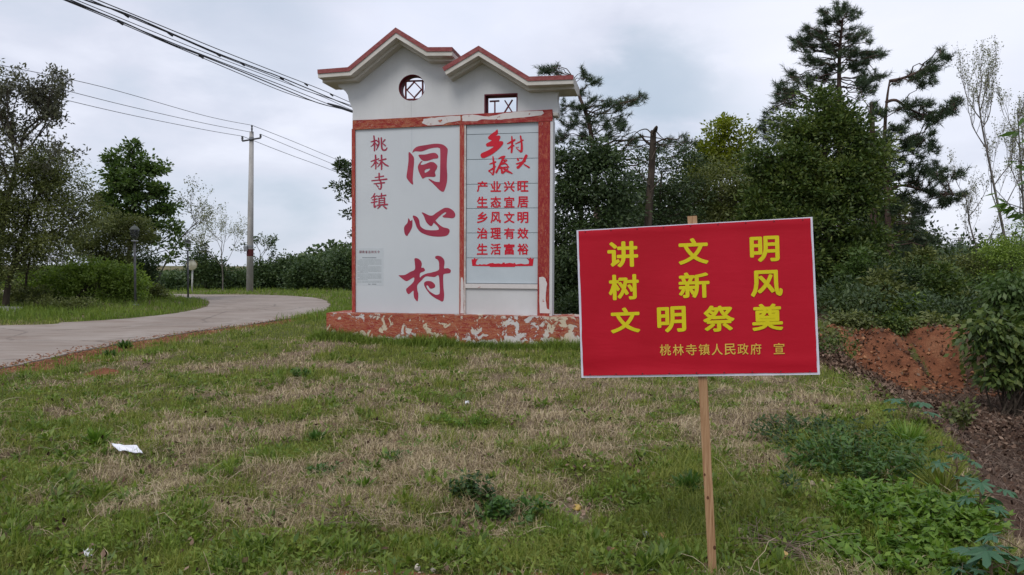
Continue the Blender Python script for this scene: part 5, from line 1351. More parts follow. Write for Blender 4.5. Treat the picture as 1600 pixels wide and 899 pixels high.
def wire(label, pts_px, A, B, rad, mat, group, name='overhead_wire', cat='wire', tail=None):
    A = np.array(A, float); B = np.array(B, float); out = []
    for x, y in pts_px:
        v = ray(x, y); d = B[:2] - A[:2]
        M_ = np.array([[v[0], -d[0]], [v[1], -d[1]]]); t, s = np.linalg.solve(M_, A[:2] - EYE[:2])
        out.append(EYE + v * t)
    if tail is not None: out.append(np.array(tail))
    p = catmull(out, 8)
    mb = MB(); mb.tube(p, rad, 5)
    o = mb.build(name, mat); tag(o, label, cat, group)
    rebase(o, p[-1])
    return o, p
ins = [P(393.6, 196, YP - .15), P(407.1, 210, YP - .15), P(378.7, 213, YP - .15)]
lw = [([(-60, 88), (0, 101.8), (160, 136), (320, 181), (393.6, 196)], 'upper'), ([(-60, 105), (0, 118), (80, 136), (200, 166), (320, 193), (391, 206.5)], 'middle'), ([(-60, 117), (0, 131), (80, 151), (200, 179), (320, 203), (378.7, 213)], 'lowest')]
for pts, w in lw:
    wire(f'{w} of three thin wires running from the utility pole to the left edge', pts, P(-60, 100, 27), ins[0], 0.0135, wire_mat, 'thin wires on the utility pole')
rw = [([(393.6, 196), (450, 218), (520, 247), (620, 288), (700, 318)], 'upper'), ([(407.1, 210), (450, 228), (524.6, 258.7), (620, 300), (700, 330)], 'middle'), ([(378.7, 213), (400, 221.5), (450, 241), (527, 269.6), (620, 308), (700, 338)], 'lowest')]
for pts, w in rw:
    wire(f'{w} of three thin wires running from the utility pole to behind the sign wall', pts, ins[0], P(700, 325, 95), 0.016, wire_mat, 'thin wires on the utility pole')
Z3w = lambda L: [(80 + x / 3.33, y / 3.33) for x, y in L]
far_pole = P(655, 300, 27.5); fpz = float(H(far_pole[0], far_pole[1]))
hp = thing('wooden_pole', 'cable pole standing behind the sign wall where the black cables end', 'utility pole', (far_pole[0], far_pole[1], fpz))
tip = P(655, 205, 27.5)
mb = MB(); mb.tube([[far_pole[0], far_pole[1], fpz - .2], tip], [0.13, 0.09], 10); mb.build('pole_shaft', concrete, hp, True)
bundle = [([(-60, -125), (240, 0), (560, 130), (880, 262), (1180, 380), (1400, 465), (1548, 530), (1700, 595)], .009, pale_cable, 'topmost, greyish cable of the black bundle crossing the upper left sky'),
          ([(-70, -100), (175, 0), (390, 73), (620, 172), (870, 280), (1100, 368), (1200, 405), (1560, 556), (1700, 612)], .013, black_rubber, 'second cable of the bundle, thick and black with clamps on it'),
          ([(-60, -105), (195, -3), (400, 85), (640, 185), (880, 290), (1190, 411), (1320, 470), (1548, 545), (1700, 605)], .009, black_rubber, 'third cable of the bundle, hanging right under the thick one'),
          ([(-90, -90), (130, 0), (420, 120), (740, 250), (1000, 350), (1400, 500), (1562, 572), (1700, 622)], .007, pale_cable, 'thin middle cable running between the two halves of the bundle'),
          ([(-110, -85), (100, 0), (400, 130), (650, 232), (900, 330), (1200, 445), (1450, 545), (1562, 577), (1700, 627)], .009, black_rubber, 'fifth cable of the bundle, upper one of its lower half'),
          ([(-130, -80), (78, 0), (360, 111), (600, 219), (780, 289), (1000, 377), (1250, 481), (1400, 540), (1560, 580), (1700, 632)], .012, black_rubber, 'sixth cable of the bundle, dark and thick in its lower half'),
          ([(-150, -85), (65, 0), (350, 117), (590, 220), (775, 297), (990, 388), (1230, 486), (1450, 553), (1562, 582), (1700, 634)], .008, black_rubber, 'lowest cable of the bundle, sagging a little under the others')]
clamps = {1: [395, 605, 880, 995, 1187], 0: [1318, 1460], 5: [370, 775]}
for k_, (pts, rad, mt_, lab) in enumerate(bundle):
    o, p = wire(lab, Z3w(pts), P(60, -40, 10.5), far_pole, rad, mt_, 'bundle of overhead cables', 'overhead_cable', 'cable', tail=tip - [0, 0.0, 0.06 * k_ + 0.05])
    for zx in clamps.get(k_, []):
        # clamp where the pixel column meets the cable
        x = 80 + zx / 3.33
        pr = np.array([(800 + FPX * ((q - EYE) @ CR[:, 0]) / -((q - EYE) @ CR[:, 2])) for q in p]); j = int(np.argmin(np.abs(pr - x)))
        mb = MB(); mb.tube([p[j] - [0.03, 0.03, 0.0], p[j] + [0.03, 0.03, -0.045]], 0.02, 6); mb.build('cable_clamp', black_rubber, o)
# dark splice where the lower cables pass behind the wall
sp_ = thing('cable_splice', 'thick black splice on the lower cables just left of the sign wall', 'cable splice', P(520, 158, 24))
mb = MB(); v0 = Z3w([(1440, 540), (1500, 558), (1566, 582)]); mb.tube([P(x, y, 23.2 + .7 * i) for i, (x, y) in enumerate(v0)], [.03, .05, .04], 6); mb.build('splice_sleeve', black_rubber, sp_)

# small far pole on the right with two wires
q = P(1500, 425, 70.0); fp = thing('utility_pole', 'small pale concrete pole far off on the right above the thicket', 'utility pole', (q[0], q[1], float(H(q[0], q[1]))))
mb = MB(); mb.tube([[q[0], q[1], float(H(q[0], q[1])) - .2], P(1499, 371, 70)], [.17, .12], 10); mb.build('pole_shaft', concrete, fp, True)
mb = MB(); mb.tube([P(1493, 376, 69.8), P(1506, 375, 69.8)], .05, 4); mb.build('crossarm', dark_steel, fp)
for w, dy in (('upper', 0), ('lower', 6)):
    wire(f'{w} faint wire passing the small far pole on the right', [(1360, 388 + dy), (1430, 380 + dy), (1499, 372.5 + dy), (1560, 366 + dy), (1640, 357 + dy)], P(1360, 380, 90), P(1640, 380, 55), .02, wire_mat, 'faint wires at the far pole')

# garden lamps
lamp_glass, nt, b = base_mat('smoky_lamp_glass', 0.2, 0.5)
b.inputs['Base Color'].default_value = (0.04, 0.045, 0.045, 1); b.inputs['Alpha'].default_value = 0.6
cap_green = noisy('lamp_cap', (0.06, 0.07, 0.06), (0.10, 0.11, 0.095), 5, 0.6, bmp=0)
def ring_pts(c, rs, zs, n=14):
    a = np.arange(n) * 2 * math.pi / n
    V = np.concatenate([np.stack([c[0] + r * np.cos(a), c[1] + r * np.sin(a), np.full(n, c[2] + z)], -1) for r, z in zip(rs, zs)])
    F = []
    for k in range(len(rs) - 1):
        for i in range(n):
            F.append([k * n + i, k * n + (i + 1) % n, (k + 1) * n + (i + 1) % n, (k + 1) * n + i])
    return V, [np.array(F), np.arange(n)[None, ::-1], (np.arange(n) + (len(rs) - 1) * n)[None]]
def lamp(px, py, Y, hpx, label):
    g0 = P(px, py, Y); g0[2] = float(H(g0[0], g0[1])); h = hpx * Y / FPX
    t = thing('lamp_post', label, 'lamp post', g0, 'garden lamps along the verge')
    mb = MB(); mb.tube([g0 - [0, 0, .1], g0 + [0, 0, h * .82]], [.042, .038], 10); mb.build('post', dark_steel, t, True)
    mb = MB(); mb.add(*ring_pts(g0, [.12, .12, .07], [0, .03, .05])); mb.build('base_flange', steel, t)
    mb = MB(); mb.add(*ring_pts(g0 + [0, 0, h * .80], [.10, .12, .10], [0, .03, .06])); mb.build('collar', steel, t)
    mb = MB(); mb.add(*ring_pts(g0 + [0, 0, h * .82 + .02], [.07, .13, .15, .14], [0.02, .12, .30, .34])); mb.build('lantern_glass', lamp_glass, t)
    mb = MB(); mb.add(*ring_pts(g0 + [0, 0, h * .82 + .36], [.165, .16, .09, .03, .015], [0, .03, .12, .15, .2])); mb.build('lantern_cap', cap_green, t)
lamp(211.5, 484, 26.5, 124, 'grey garden lamp post with a smoky lantern, the nearer one in front of the shrubs')
lamp(294, 468, 35.0, 92, 'grey garden lamp post, the farther one on the grass tip inside the bend')
# traffic mirror across the road
g0 = P(300, 453, 43.5); g0[2] = float(H(g0[0], g0[1]))
tm = thing('traffic_mirror', 'round convex traffic mirror with a yellowish hood across the road', 'traffic mirror', g0)
mtop = P(301, 414, 43.5)
mb = MB(); mb.tube([g0 - [0, 0, .1], [mtop[0], mtop[1], mtop[2] + .15]], .045, 8); mb.build('post', noisy('white_post', (0.5, .5, .48), (.6, .6, .58), 4, bmp=0), tm, True)
n = 18; a_ = np.arange(n) * 2 * math.pi / n; md = np.array([0.35, -1, 0]); md = md / np.linalg.norm(md); ms = np.array([-md[1], md[0], 0])
mc = np.array(P(299.5, 414.5, 43.3))
V = []; 
for rr, dd in ((.30, 0), (.30, .05), (.27, .055), (.15, .085), (.01, .095)):
    V += [mc + md * dd + ms * rr * math.cos(t) + np.array([0, 0, 1]) * rr * math.sin(t) for t in a_]
F = np.array([[k * n + i, k * n + (i + 1) % n, (k + 1) * n + (i + 1) % n, (k + 1) * n + i] for k in range(4) for i in range(n)])
mm, nt, b = base_mat('mirror_face', 0.25, 0.6); b.inputs['Base Color'].default_value = (0.52, 0.50, 0.38, 1); b.inputs['Metallic'].default_value = 0.5
mk('mirror_face', np.array(V), [F, np.arange(n)[None, :]], mm, tm, True)
mb = MB(); hood = [mc + md * .0 + ms * .33 * math.cos(t) + np.array([0, 0, .33 * math.sin(t)]) for t in np.linspace(0.1, math.pi - .1, 10)]
hv = np.vstack([hood, [h_ + md * .16 for h_ in hood]]); mb.add(hv, np.array([[i, i + 1, i + 11, i + 10] for i in range(9)]))
mb.build('hood', noisy('yellow_hood', (.42, .30, .06), (.5, .36, .08), 4, bmp=0), tm)
mb = MB(); mb.tube([mc, mc + [mtop[0] - mc[0], mtop[1] - mc[1], 0]], .03, 6); mb.build('mirror_bracket', steel, tm)

# ------------------------------------------------------------------ grass
GRN = leaf_mat('grass_blades', ((0.075, 0.105, 0.016), (0.18, 0.215, 0.035), (0.34, 0.35, 0.09)), 0.3, 0.6, 1.6)
DRY, nt, b = base_mat('dry_grass_blades', 0.85, 0.15)
g = nt.nodes.new('ShaderNodeNewGeometry')
f = math_n(nt, 'MULTIPLY_ADD', g.outputs['Random Per Island'], 0.5, math_n(nt, 'MULTIPLY', noise(nt, 1.7, 6, 0.7, g.outputs['Position']), 0.75))
nt.links.new(ramp(nt, f, [(0.34, (0.085, 0.06, 0.032)), (0.52, (0.28, 0.215, 0.125)), (0.7, (0.45, 0.36, 0.22)), (0.9, (0.56, 0.47, 0.32))]), b.inputs['Base Color'])
LUSH = leaf_mat('lush_grass_blades', ((0.07, 0.12, 0.018), (0.13, 0.195, 0.026), (0.22, 0.28, 0.045)), 0.3, 0.6, 0.6)

def blades(x, y, Ln, lean, Wd, curl, r):
    n = len(x); z = H(x, y) - 0.01
    az = r.uniform(0, 2 * math.pi, n); hd = np.stack([np.cos(az), np.sin(az)], -1)
    lean = np.clip(lean, 0.02, 1.5)
    base_ = np.stack([x, y, z], -1)
    up1 = np.cos(lean * 0.5)[:, None]; ou1 = np.sin(lean * 0.5)[:, None]
    up2 = np.cos(np.minimum(lean * (1 + curl), 1.75))[:, None]; ou2 = np.sin(np.minimum(lean * (1 + curl), 1.75))[:, None]
    mid = base_ + np.concatenate([hd * ou1, up1], 1) * (Ln * 0.5)[:, None]
    kink = r.normal(size=(n, 1)) * 0.35
    hd2 = np.stack([hd[:, 0] - hd[:, 1] * kink[:, 0], hd[:, 1] + hd[:, 0] * kink[:, 0]], -1)
    tip = mid + np.concatenate([hd2 * ou2, up2], 1) * (Ln * 0.55)[:, None]
    tip[:, 2] = np.maximum(tip[:, 2], z + 0.008)
    sa = az + math.pi / 2 + r.normal(size=n) * 0.9; s = np.stack([np.cos(sa), np.sin(sa), np.zeros(n)], -1) * (Wd * 0.5)[:, None]
    V = np.stack([base_ - s, base_ + s, mid + s * 0.8, mid - s * 0.8, tip], 1).reshape(-1, 3)
    i = np.arange(n) * 5
    return V, [np.stack([i, i + 1, i + 2, i + 3], -1), np.stack([i + 3, i + 2, i + 4], -1)]
def sample(n, y0, y1, r, p=2.0):
    u = r.random(n)
    y = (y0 ** (1 - p) + u * (y1 ** (1 - p) - y0 ** (1 - p))) ** (1 / (1 - p))
    x = r.uniform(-1, 1, n) * (0.70 * y + 0.9)
    return x, y
def keep_ground(x, y, cutoff=0.03):
    dr = poly_sd(ROAD, x, y); dp = poly_sd(PLINTH, x, y)
    return (dr > cutoff) & (dp > 0.0)
STONE_PX = [(1224, 872), (1165, 843), (1156, 832), (1131, 801), (1234, 857), (1234, 839), (1006, 835), (1034, 841), (956, 862), (901, 794), (889, 783), (875, 775), (1017, 887), (1140, 885), (1268, 758), (1286, 756), (1277, 853), (652, 888), (676, 892), (137, 868), (1001, 872)]
r = np.random.default_rng(300)
x, y = sample(500000, 3.2, 21.0, r, 1.75)
k = keep_ground(x, y); x = x[k]; y = y[k]
g, s, dr, dc = zones(x, y)
cl = fbm(x + 5, y + 9, 3.6, 3)          # clumpiness
pg = sstep(-0.55, 0.75, g)
bare = sstep(0.60, 0.95, s)
u = r.random(len(x)); u2 = r.random(len(x))
SP = np.array([G(px_, py_)[:2] for px_, py_ in STONE_PX])
ds = np.full(len(x), 9.0)
for q_ in SP: ds = np.minimum(ds, np.hypot((x - q_[0]), (y - q_[1] + .06) * .7))
sb_ = sstep(bank_line(x) - 0.3, bank_line(x), y) * sstep(4.2, 4.8, x)
onp = (sb_ < .3) & (ds > 0.075 + 0.03 * r.random(len(x))) & (dc > -0.12) & ~((y > 15.5) & (x > 3.2))
kg = (u < 0.16 + 0.84 * pg) & (u2 > bare * 0.93) & onp & (u2 > (0.35 - cl) * 1.5)
kd = (~kg) & (u2 > bare * 0.9) & onp
def mk_blades(name, x, y, Lf, lean_f, mat, lab, cat, r, wk=1.0, curl=0.8):
    Wd = (0.0012 + 0.00062 * y) * wk * r.uniform(0.7, 1.3, len(x))
    V, F = blades(x, y, Lf, lean_f, Wd, curl, r)
    o = mk(name, V, F, mat); tag(o, lab, cat, kind='stuff'); return o
xg, yg = x[kg], y[kg]; n = len(xg)
clg = fbm(xg + 5, yg + 9, 3.6, 3); tall = fbm(xg + 20, yg - 9, 1.5, 3)
Lg = (0.028 + 0.060 * r.random(n) ** 1.6) * (0.55 + 1.5 * clg ** 1.5 + 0.9 * sstep(0.55, 0.75, tall)) * (1 + 0.03 * (yg - 4))
mk_blades('green_grass', xg, yg, Lg, r.uniform(0.1, 1.15, n), GRN, 'patchy green grass of the foreground slope', 'grass', r, 1.05)
xd, yd = x[kd], y[kd]; n = len(xd)
Ld = (0.045 + 0.10 * r.random(n)) * (0.7 + 0.8 * fbm(xd, yd + 40, 2.2, 3))
lean_d = np.where(r.random(n) < 0.82, r.uniform(1.0, 1.52, n), r.uniform(0.3, 1.0, n))
mk_blades('dry_grass', xd, yd, Ld, lean_d, DRY, 'matted dry straw-coloured grass between the green patches', 'grass', r, 0.85, 0.35)
# brighter tufts and the lush strips: base of the wall, roadside, inner verge of the bend
def tufts(centers, n_each, rad, L, r):
    cx, cy = centers[:, 0], centers[:, 1]
    X = np.repeat(cx, n_each) + r.normal(size=len(cx) * n_each) * np.repeat(rad, n_each); Yy = np.repeat(cy, n_each) + r.normal(size=len(cx) * n_each) * np.repeat(rad, n_each)
    return X, Yy, np.repeat(L, n_each) * r.uniform(0.5, 1.2, len(X))
tx, ty = sample(900, 3.6, 17, r, 1.5)
g, s, dr, dc = zones(tx, ty); kk = keep_ground(tx, ty, .15) & (dc > 0.05) & (g > -0.3) & (s < 0.7) & ~((ty > 15.5) & (tx > 3.2)); tc_ = np.stack([tx[kk], ty[kk]], -1)[:300]
X1, Y1, L1 = tufts(tc_, 42, r.uniform(0.02, 0.06, len(tc_)), r.uniform(0.09, 0.2, len(tc_)), r)
lines = []
a_ = WP([pu0 - .3, 0, .34])[:2]; b_ = WP([pu1 + .3, 0, .34])[:2]
t = r.random(9000); off = np.abs(r.normal(size=9000)) * 0.16
lx = a_[0] + (b_[0] - a_[0]) * t + Wn[0] * off; ly = a_[1] + (b_[1] - a_[1]) * t + Wn[1] * off
X2, Y2 = sample(90000, 21, 60, r, 1.9); dr2 = poly_sd(ROAD, X2, Y2)
kk = (dr2 > 0.05) & (X2 < -1.5); X2 = X2[kk]; Y2 = Y2[kk]
X3, Y3 = sample(60000, 9, 34, r, 1.6); dr3 = poly_sd(ROAD, X3, Y3); kk = (dr3 > 0.45) & (dr3 < 1.7) & (X3 < -1.5) & (r.random(len(X3)) < 0.25 + 0.5 * fbm(X3, Y3, .8, 2)); X3 = X3[kk]; Y3 = Y3[kk]
XX = np.concatenate([X1, lx, X2, X3]); YY = np.concatenate([Y1, ly, Y2, Y3])
LL = np.concatenate([L1, r.uniform(.08, .24, len(lx)) * (0.6 + fbm(lx, ly, 2, 2)), r.uniform(.10, .26, len(X2)) * (0.6 + fbm(X2, Y2, .5, 2)), r.uniform(.06, .2, len(X3))])
kk = keep_ground(XX, YY, 0.02); XX, YY, LL = XX[kk], YY[kk], LL[kk]
mk_blades('lush_grass', XX, YY, LL, r.uniform(0.05, 0.9, len(XX)), LUSH, 'taller bright green grass in tufts, along the wall foot and on the road verges', 'grass', r, 1.2)
# small broad-leaved ground cover
x, y = sample(70000, 3.3, 11, r, 1.8); g, s, dr, dc = zones(x, y)
kk = keep_ground(x, y, .1) & (dc > -0.2) & (g > 0.1) & (s < 0.75) & (r.random(len(x)) < 0.25 + 0.9 * (fbm(x + 3, y + 3, 2.4, 3) > 0.52)); x, y = x[kk], y[kk]
D = np.stack([r.normal(size=len(x)), r.normal(size=len(x)), np.full(len(x), .35)], -1)
V, F = leaf_quads(np.stack([x, y, H(x, y) + r.uniform(0.005, 0.05, len(x))], -1), 0.028 + 0.0022 * y, 0.014 + 0.0014 * y, 1.2, D=D, r=r)
o = mk('ground_cover', V, F, LUSH); tag(o, 'small round-leaved weeds mixed into the foreground grass', 'ground cover', kind='stuff')
def sprigs():
    rr = np.random.default_rng(808); cx, cy = sample(1500, 3.5, 15, rr, 1.5); g, s, dr, dc = zones(cx, cy)
    kk = keep_ground(cx, cy, .15) & (dc > 0) & (g > -1.0) & ~((cy > 15.5) & (cx > 3.2)); cx, cy = cx[kk], cy[kk]; n = len(cx)
    per = rr.integers(7, 26, n); X = np.repeat(cx, per); Y_ = np.repeat(cy, per); sz = np.repeat(rr.uniform(.5, 1.5, n), per)
    az = rr.uniform(0, 6.283, len(X)); el = rr.uniform(.15, 1.1, len(X)); D = np.stack([np.cos(az) * np.cos(el), np.sin(az) * np.cos(el), np.sin(el)], -1)
    C = np.stack([X, Y_, H(X, Y_) + .012], -1) + D * (rr.random(len(X)) * .05 * sz)[:, None]
    V, F = leaf_quads(C, .05 * sz, .017 * sz + .0006 * Y_, 1.0, D=D * 3, r=rr)
    o = mk('small_weeds', V, F, leaf_mat('small_weed_leaves', ((0.05, 0.095, 0.014), (0.11, 0.17, 0.026), (0.22, 0.27, 0.05)), .3, .5, 1.2)); tag(o, 'many small leafy weeds dotted through the rough grass', 'weeds', kind='stuff')
sprigs()
# dry stalks and fallen twigs lying in the grass
def sticks(name, xs, ys, L, rad, mat, lab, cat, r, tilt=0.12):
    mb = MB()
    for x_, y_, l_ in zip(xs, ys, L):
        a = r.uniform(0, 2 * math.pi); d = np.array([math.cos(a), math.sin(a), r.normal() * tilt])
        z0 = float(H(x_, y_)) + r.uniform(.01, .05)
        p0 = np.array([x_, y_, z0]); p1 = p0 + d * l_; p1[2] = max(p1[2], float(H(p1[0], p1[1])) + .01)
        mb.tube(curve3(p0, p1, 0.05, 0.06, 5, r), np.linspace(rad, rad * .5, 5) * (0.8 + .06 * y_), 3, False)
    o = mb.build(name, mat); tag(o, lab, cat, kind='stuff')
twig_mat = noisy('grey_twigs', (0.11, 0.08, 0.06), (0.26, 0.2, 0.155), 9, 0.9, 0.1, bmp=0)
straw_mat = noisy('pale_straw', (0.30, 0.23, 0.15), (0.46, 0.38, 0.27), 9, 0.8, 0.1, bmp=0)
x, y = sample(1500, 3.4, 14, r, 1.6); g, s, dr, dc = zones(x, y); kk = keep_ground(x, y, .2) & (dc > 0) & (g < 0.5)
sticks('dry_stalks', x[kk], y[kk], r.uniform(.12, .38, kk.sum()), .0022, straw_mat, 'pale dry stalks lying across the grass', 'dry stalks', r, 0.3)
tw = np.vstack([GH(1175 + r.normal() * 25 + i * 1.1, 830 + r.normal() * 6 + i * .7)[:2] for i in range(70)] + [GH(540 + r.normal() * 18, 820 + r.normal() * 16)[:2] for i in range(12)] + [GH(1190 + r.normal() * 60, 640 + r.normal() * 16)[:2] for i in range(40)])
sticks('fallen_twigs', tw[:, 0], tw[:, 1], r.uniform(.15, .5, len(tw)), .0026, twig_mat, 'small heap of thin brown twigs lying right of the stake', 'twigs', r, .1)

# the brown hollow: dead leaves, brushwood
LIT, nt, b = base_mat('dead_leaves', 0.85, 0.2)
g = nt.nodes.new('ShaderNodeNewGeometry')
f = math_n(nt, 'MULTIPLY_ADD', g.outputs['Random Per Island'], 0.7, math_n(nt, 'MULTIPLY', noise(nt, 1.2, 3, 0.6, g.outputs['Position']), 0.45))
nt.links.new(ramp(nt, f, [(0.2, (0.028, 0.016, 0.011)), (0.5, (0.085, 0.048, 0.032)), (0.72, (0.15, 0.095, 0.065)), (0.92, (0.26, 0.18, 0.13))]), b.inputs['Base Color'])
n = 90000
x = r.uniform(2.2, 16, n); y = 3.2 + 12.2 * r.random(n) ** 0.9
dc = poly_sd(CUT, x, y); bl = bank_line(x)
edge_n = fbm(x, y, 2.2, 3)
inh = (dc < 0.12 + 0.5 * (edge_n - .5)) & (x < 0.75 * y + 1.5)
pile = np.exp(-(((x - 5.7) / 1.0) ** 2 + ((y - 11.6) / 1.4) ** 2)) + np.exp(-(((x - 6.0) / 1.3) ** 2 + ((y - 9.6) / 0.5) ** 2)) + 0.7 * np.exp(-(((x - 5.6) / .5) ** 2 + ((y - 13.2) / 1.0) ** 2))
onbank = (y > bl - .6)
kk = inh & (r.random(n) < np.where(onbank, 0.3, 0.28) + pile)
x, y, pile = x[kk], y[kk], pile[kk]
z = H(x, y) + r.uniform(0, .04, len(x)) + pile * 0.22 * r.random(len(x))
V, F = leaf_quads(np.stack([x, y, z], -1), 0.045 + 0.002 * y, 0.028 + 0.0014 * y, 0.7, fold=.3, r=r)
o = mk('leaf_litter', V, F, LIT); tag(o, 'dead brown leaves heaped in the hollow and at the foot of the soil bank', 'dead leaves', kind='stuff')
n = 1500; x = r.uniform(2.6, 14, n); y = r.uniform(4, 13.5, n); dc = poly_sd(CUT, x, y); kk = (dc < 0.05) & (x < .75 * y + 1.2)
sticks('brushwood', x[kk], y[kk], r.uniform(.15, .75, kk.sum()), .0032, twig_mat, 'grey brushwood and dry stalks strewn over the brown hollow', 'brushwood', r, .25)
n = 60000; x = r.uniform(2.4, 14, n); y = r.uniform(3.4, 13.5, n); dc = poly_sd(CUT, x, y); kk = (dc < 0.2) & (x < .75 * y + 1.2) & (r.random(n) < .25 + .6 * (fbm(x, y, .8, 3) > .5)); x, y = x[kk], y[kk]
HAY, nt, b = base_mat('purplish_dead_grass', 0.9, 0.1)
g = nt.nodes.new('ShaderNodeNewGeometry')
nt.links.new(ramp(nt, g.outputs['Random Per Island'], [(0.0, (0.07, 0.048, 0.038)), (0.6, (0.16, 0.115, 0.09)), (1.0, (0.27, 0.205, 0.165))]), b.inputs['Base Color'])
mk_blades('hollow_dead_grass', x, y, r.uniform(.08, .22, len(x)), r.uniform(.8, 1.5, len(x)), HAY, 'brownish dead grass matted over the bottom of the hollow', 'grass', r, 0.9, .3)

x, y = sample(2600, 3.4, 14, r, 1.7); g, s, dr, dc = zones(x, y); kk = keep_ground(x, y, .1) & (dc > -.1) & (r.random(len(x)) < .25 + .8 * (fbm(x + 7, y, 1.1, 3) > .52)); x, y = x[kk], y[kk]
V, F = leaf_quads(np.stack([x, y, H(x, y) + r.uniform(.02, .06, len(x))], -1), .035 + .002 * y, .022 + .0012 * y, .8, fold=.3, r=r)
o = mk('fallen_leaves', V, F, LIT); tag(o, 'scattered curled brown leaves lying in the grass', 'fallen leaves', kind='stuff')
# ------------------------------------------------------------------ single weeds
def weed(label, px, py, R, h, nleaf, Ls, Ws, mat, kind='rosette', seed=1, name='weed', cat='weed', group=None):
    rr = np.random.default_rng(seed); c = GH(px, py)
    root = thing(name, label, cat, c, group)
    if kind == 'rosette':
        az = rr.uniform(0, 2 * math.pi, nleaf); el = rr.uniform(0.2, 1.2, nleaf)
        D = np.stack([np.cos(az) * np.cos(el), np.sin(az) * np.cos(el), np.sin(el)], -1)
        C = c + D * (rr.random(nleaf)[:, None] * R * 0.5) + [0, 0, .005]
        V, F = leaf_quads(C, Ls, Ws, 1.0, D=D * 3, fold=.15, r=rr)
        mk('leaves', V, F, LM[mat] if isinstance(mat, str) else mat, root)
        mb = MB(); mb.tube([c, c + [0, 0, h * .3]], .006, 5); mb.build('stem', GRN, root)
    else:
        mb = MB(); tips = []
        ns = max(4, nleaf // 26)
        for _ in range(ns):
            a = rr.uniform(0, 2 * math.pi); rad = R * math.sqrt(rr.random()); e = c + [math.cos(a) * rad, math.sin(a) * rad, h * rr.uniform(.5, 1.1) * (1 - .35 * (rad / R) ** 2)]
            s0 = c + [math.cos(a) * rad * .6, math.sin(a) * rad * .6, -.01]
            q = curve3(s0, e, 0, .05, 5, rr); mb.tube(q, np.linspace(.004, .002, 5), 3, False)
            m_ = nleaf // ns; t = rr.uniform(.15, 1, m_); i0 = np.clip((t * 4).astype(int), 0, 3); f = (t * 4 - i0)[:, None]
            tips.append(q[i0] * (1 - f) + q[i0 + 1] * f + rr.normal(size=(m_, 3)) * .012)
        C = np.vstack(tips); D = rr.normal(size=C.shape) * [1, 1, .4] + [0, 0, .25]
        V, F = leaf_quads(C, Ls, Ws, 1.2, D=D, r=rr); tag(mb.build('stem', GRN, root), kind='stuff')
        mk('leaves', V, F, LM[mat] if isinstance(mat, str) else mat, root)
    return root
LM['weed'] = leaf_mat('weed_leaves', ((0.030, 0.075, 0.016), (0.055, 0.12, 0.022), (0.09, 0.165, 0.032)), 0.25, 0.5, 4)
LM['weed_dark'] = leaf_mat('dark_weed_leaves', ((0.018, 0.045, 0.014), (0.035, 0.075, 0.020), (0.06, 0.11, 0.028)), 0.25, 0.5, 4)
LM['weed_bright'] = leaf_mat('bright_weed_leaves', ((0.06, 0.13, 0.018), (0.11, 0.20, 0.026), (0.19, 0.29, 0.04)), 0.35, 0.5, 4)
W_ = [('small dark green tuft weed in the dry grass left of centre', 494, 690, .10, .10, 60, .09, .022, 'weed', 'rosette'),
      ('pale green feathery weed above the centre of the slope', 735, 668, .20, .12, 260, .045, .014, 'weed_bright', 'bush'),
      ('light green feathery weed left of the pale one on the slope', 690, 660, .14, .09, 160, .045, .014, 'weed_bright', 'bush'),
      ('low bright weed running across the dry patch', 655, 698, .18, .06, 180, .05, .016, 'weed_bright', 'bush'),
      ('round-leaved weed below the low bright one', 628, 722, .13, .10, 160, .045, .022, 'weed', 'bush'),
      ('green leafy weed left of the centre near the dry patch', 500, 740, .16, .09, 240, .045, .02, 'weed', 'bush'),
      ('star-shaped light green weed in the dry patch', 570, 766, .10, .05, 46, .09, .02, 'weed_bright', 'rosette'),
      ('dark bushy weed, the darkest clump at the centre bottom', 738, 785, .17, .20, 520, .045, .024, 'weed_dark', 'bush'),
      ('spreading leafy weed right of the dark bushy one', 800, 808, .26, .12, 420, .06, .026, 'weed', 'bush'),
      ('low weed between the dark bushy one and the spreading one', 765, 812, .16, .10, 220, .05, .024, 'weed', 'bush'),
      ('dark leafy weed just left of the stake', 1074, 768, .14, .10, 90, .10, .034, 'weed', 'rosette'),
      ('tall thin-stemmed weed between the stake and the leafy clump', 1228, 775, .06, .22, 60, .07, .018, 'weed_dark', 'bush'),
      ('green weed tuft at the edge of the roadside soil', 195, 545, .16, .30, 160, .12, .03, 'weed', 'rosette'),
      ('green weed tuft on the bare soil near the road', 172, 560, .14, .26, 140, .12, .03, 'weed', 'rosette'),
      ('small green weed on the dry band in front of the wall', 470, 592, .18, .16, 200, .07, .03, 'weed', 'bush'),
      ('bright sprouting weed left in the dry grass by the white scrap', 150, 695, .10, .2, 120, .13, .016, 'weed_bright', 'rosette'),
      ('feathery green weed beside the stump of the hollow edge', 1390, 742, .22, .14, 360, .05, .022, 'weed_bright', 'bush')]
for k_, w in enumerate(W_):
    weed(w[0], *w[1:9], kind=w[9], seed=400 + k_)
weed('large bright green clump of leafy weeds low on the right', 1425, 812, .55, .17, 5200, .06, .028, 'weed_bright', 'bush', 431, 'weed_clump')
weed('smaller bright green weed patch in front of the large clump', 1385, 868, .42, .10, 1800, .055, .03, 'weed_bright', 'bush', 432, 'weed_clump')
weed('bright green weed patch in the bottom right corner under the blue-green leaves', 1475, 893, .36, .10, 1500, .055, .028, 'weed_bright', 'bush', 433, 'weed_clump')
weed('dark green low shrub above the bright weed clump', 1345, 735, .68, .30, 3000, .06, .022, 'weed', 'bush', 434, 'low_shrub', 'shrub')
weed('trailing shrub on the plateau right of the red board', 1290, 690, .75, .20, 1500, .055, .022, 'weed_dark', 'bush', 435, 'low_shrub', 'shrub')
weed('yellow-green grassy tuft at the rim of the hollow', 1418, 700, .22, .26, 260, .18, .010, 'weed_bright', 'rosette', 436, 'grass_tuft', 'grass tuft')
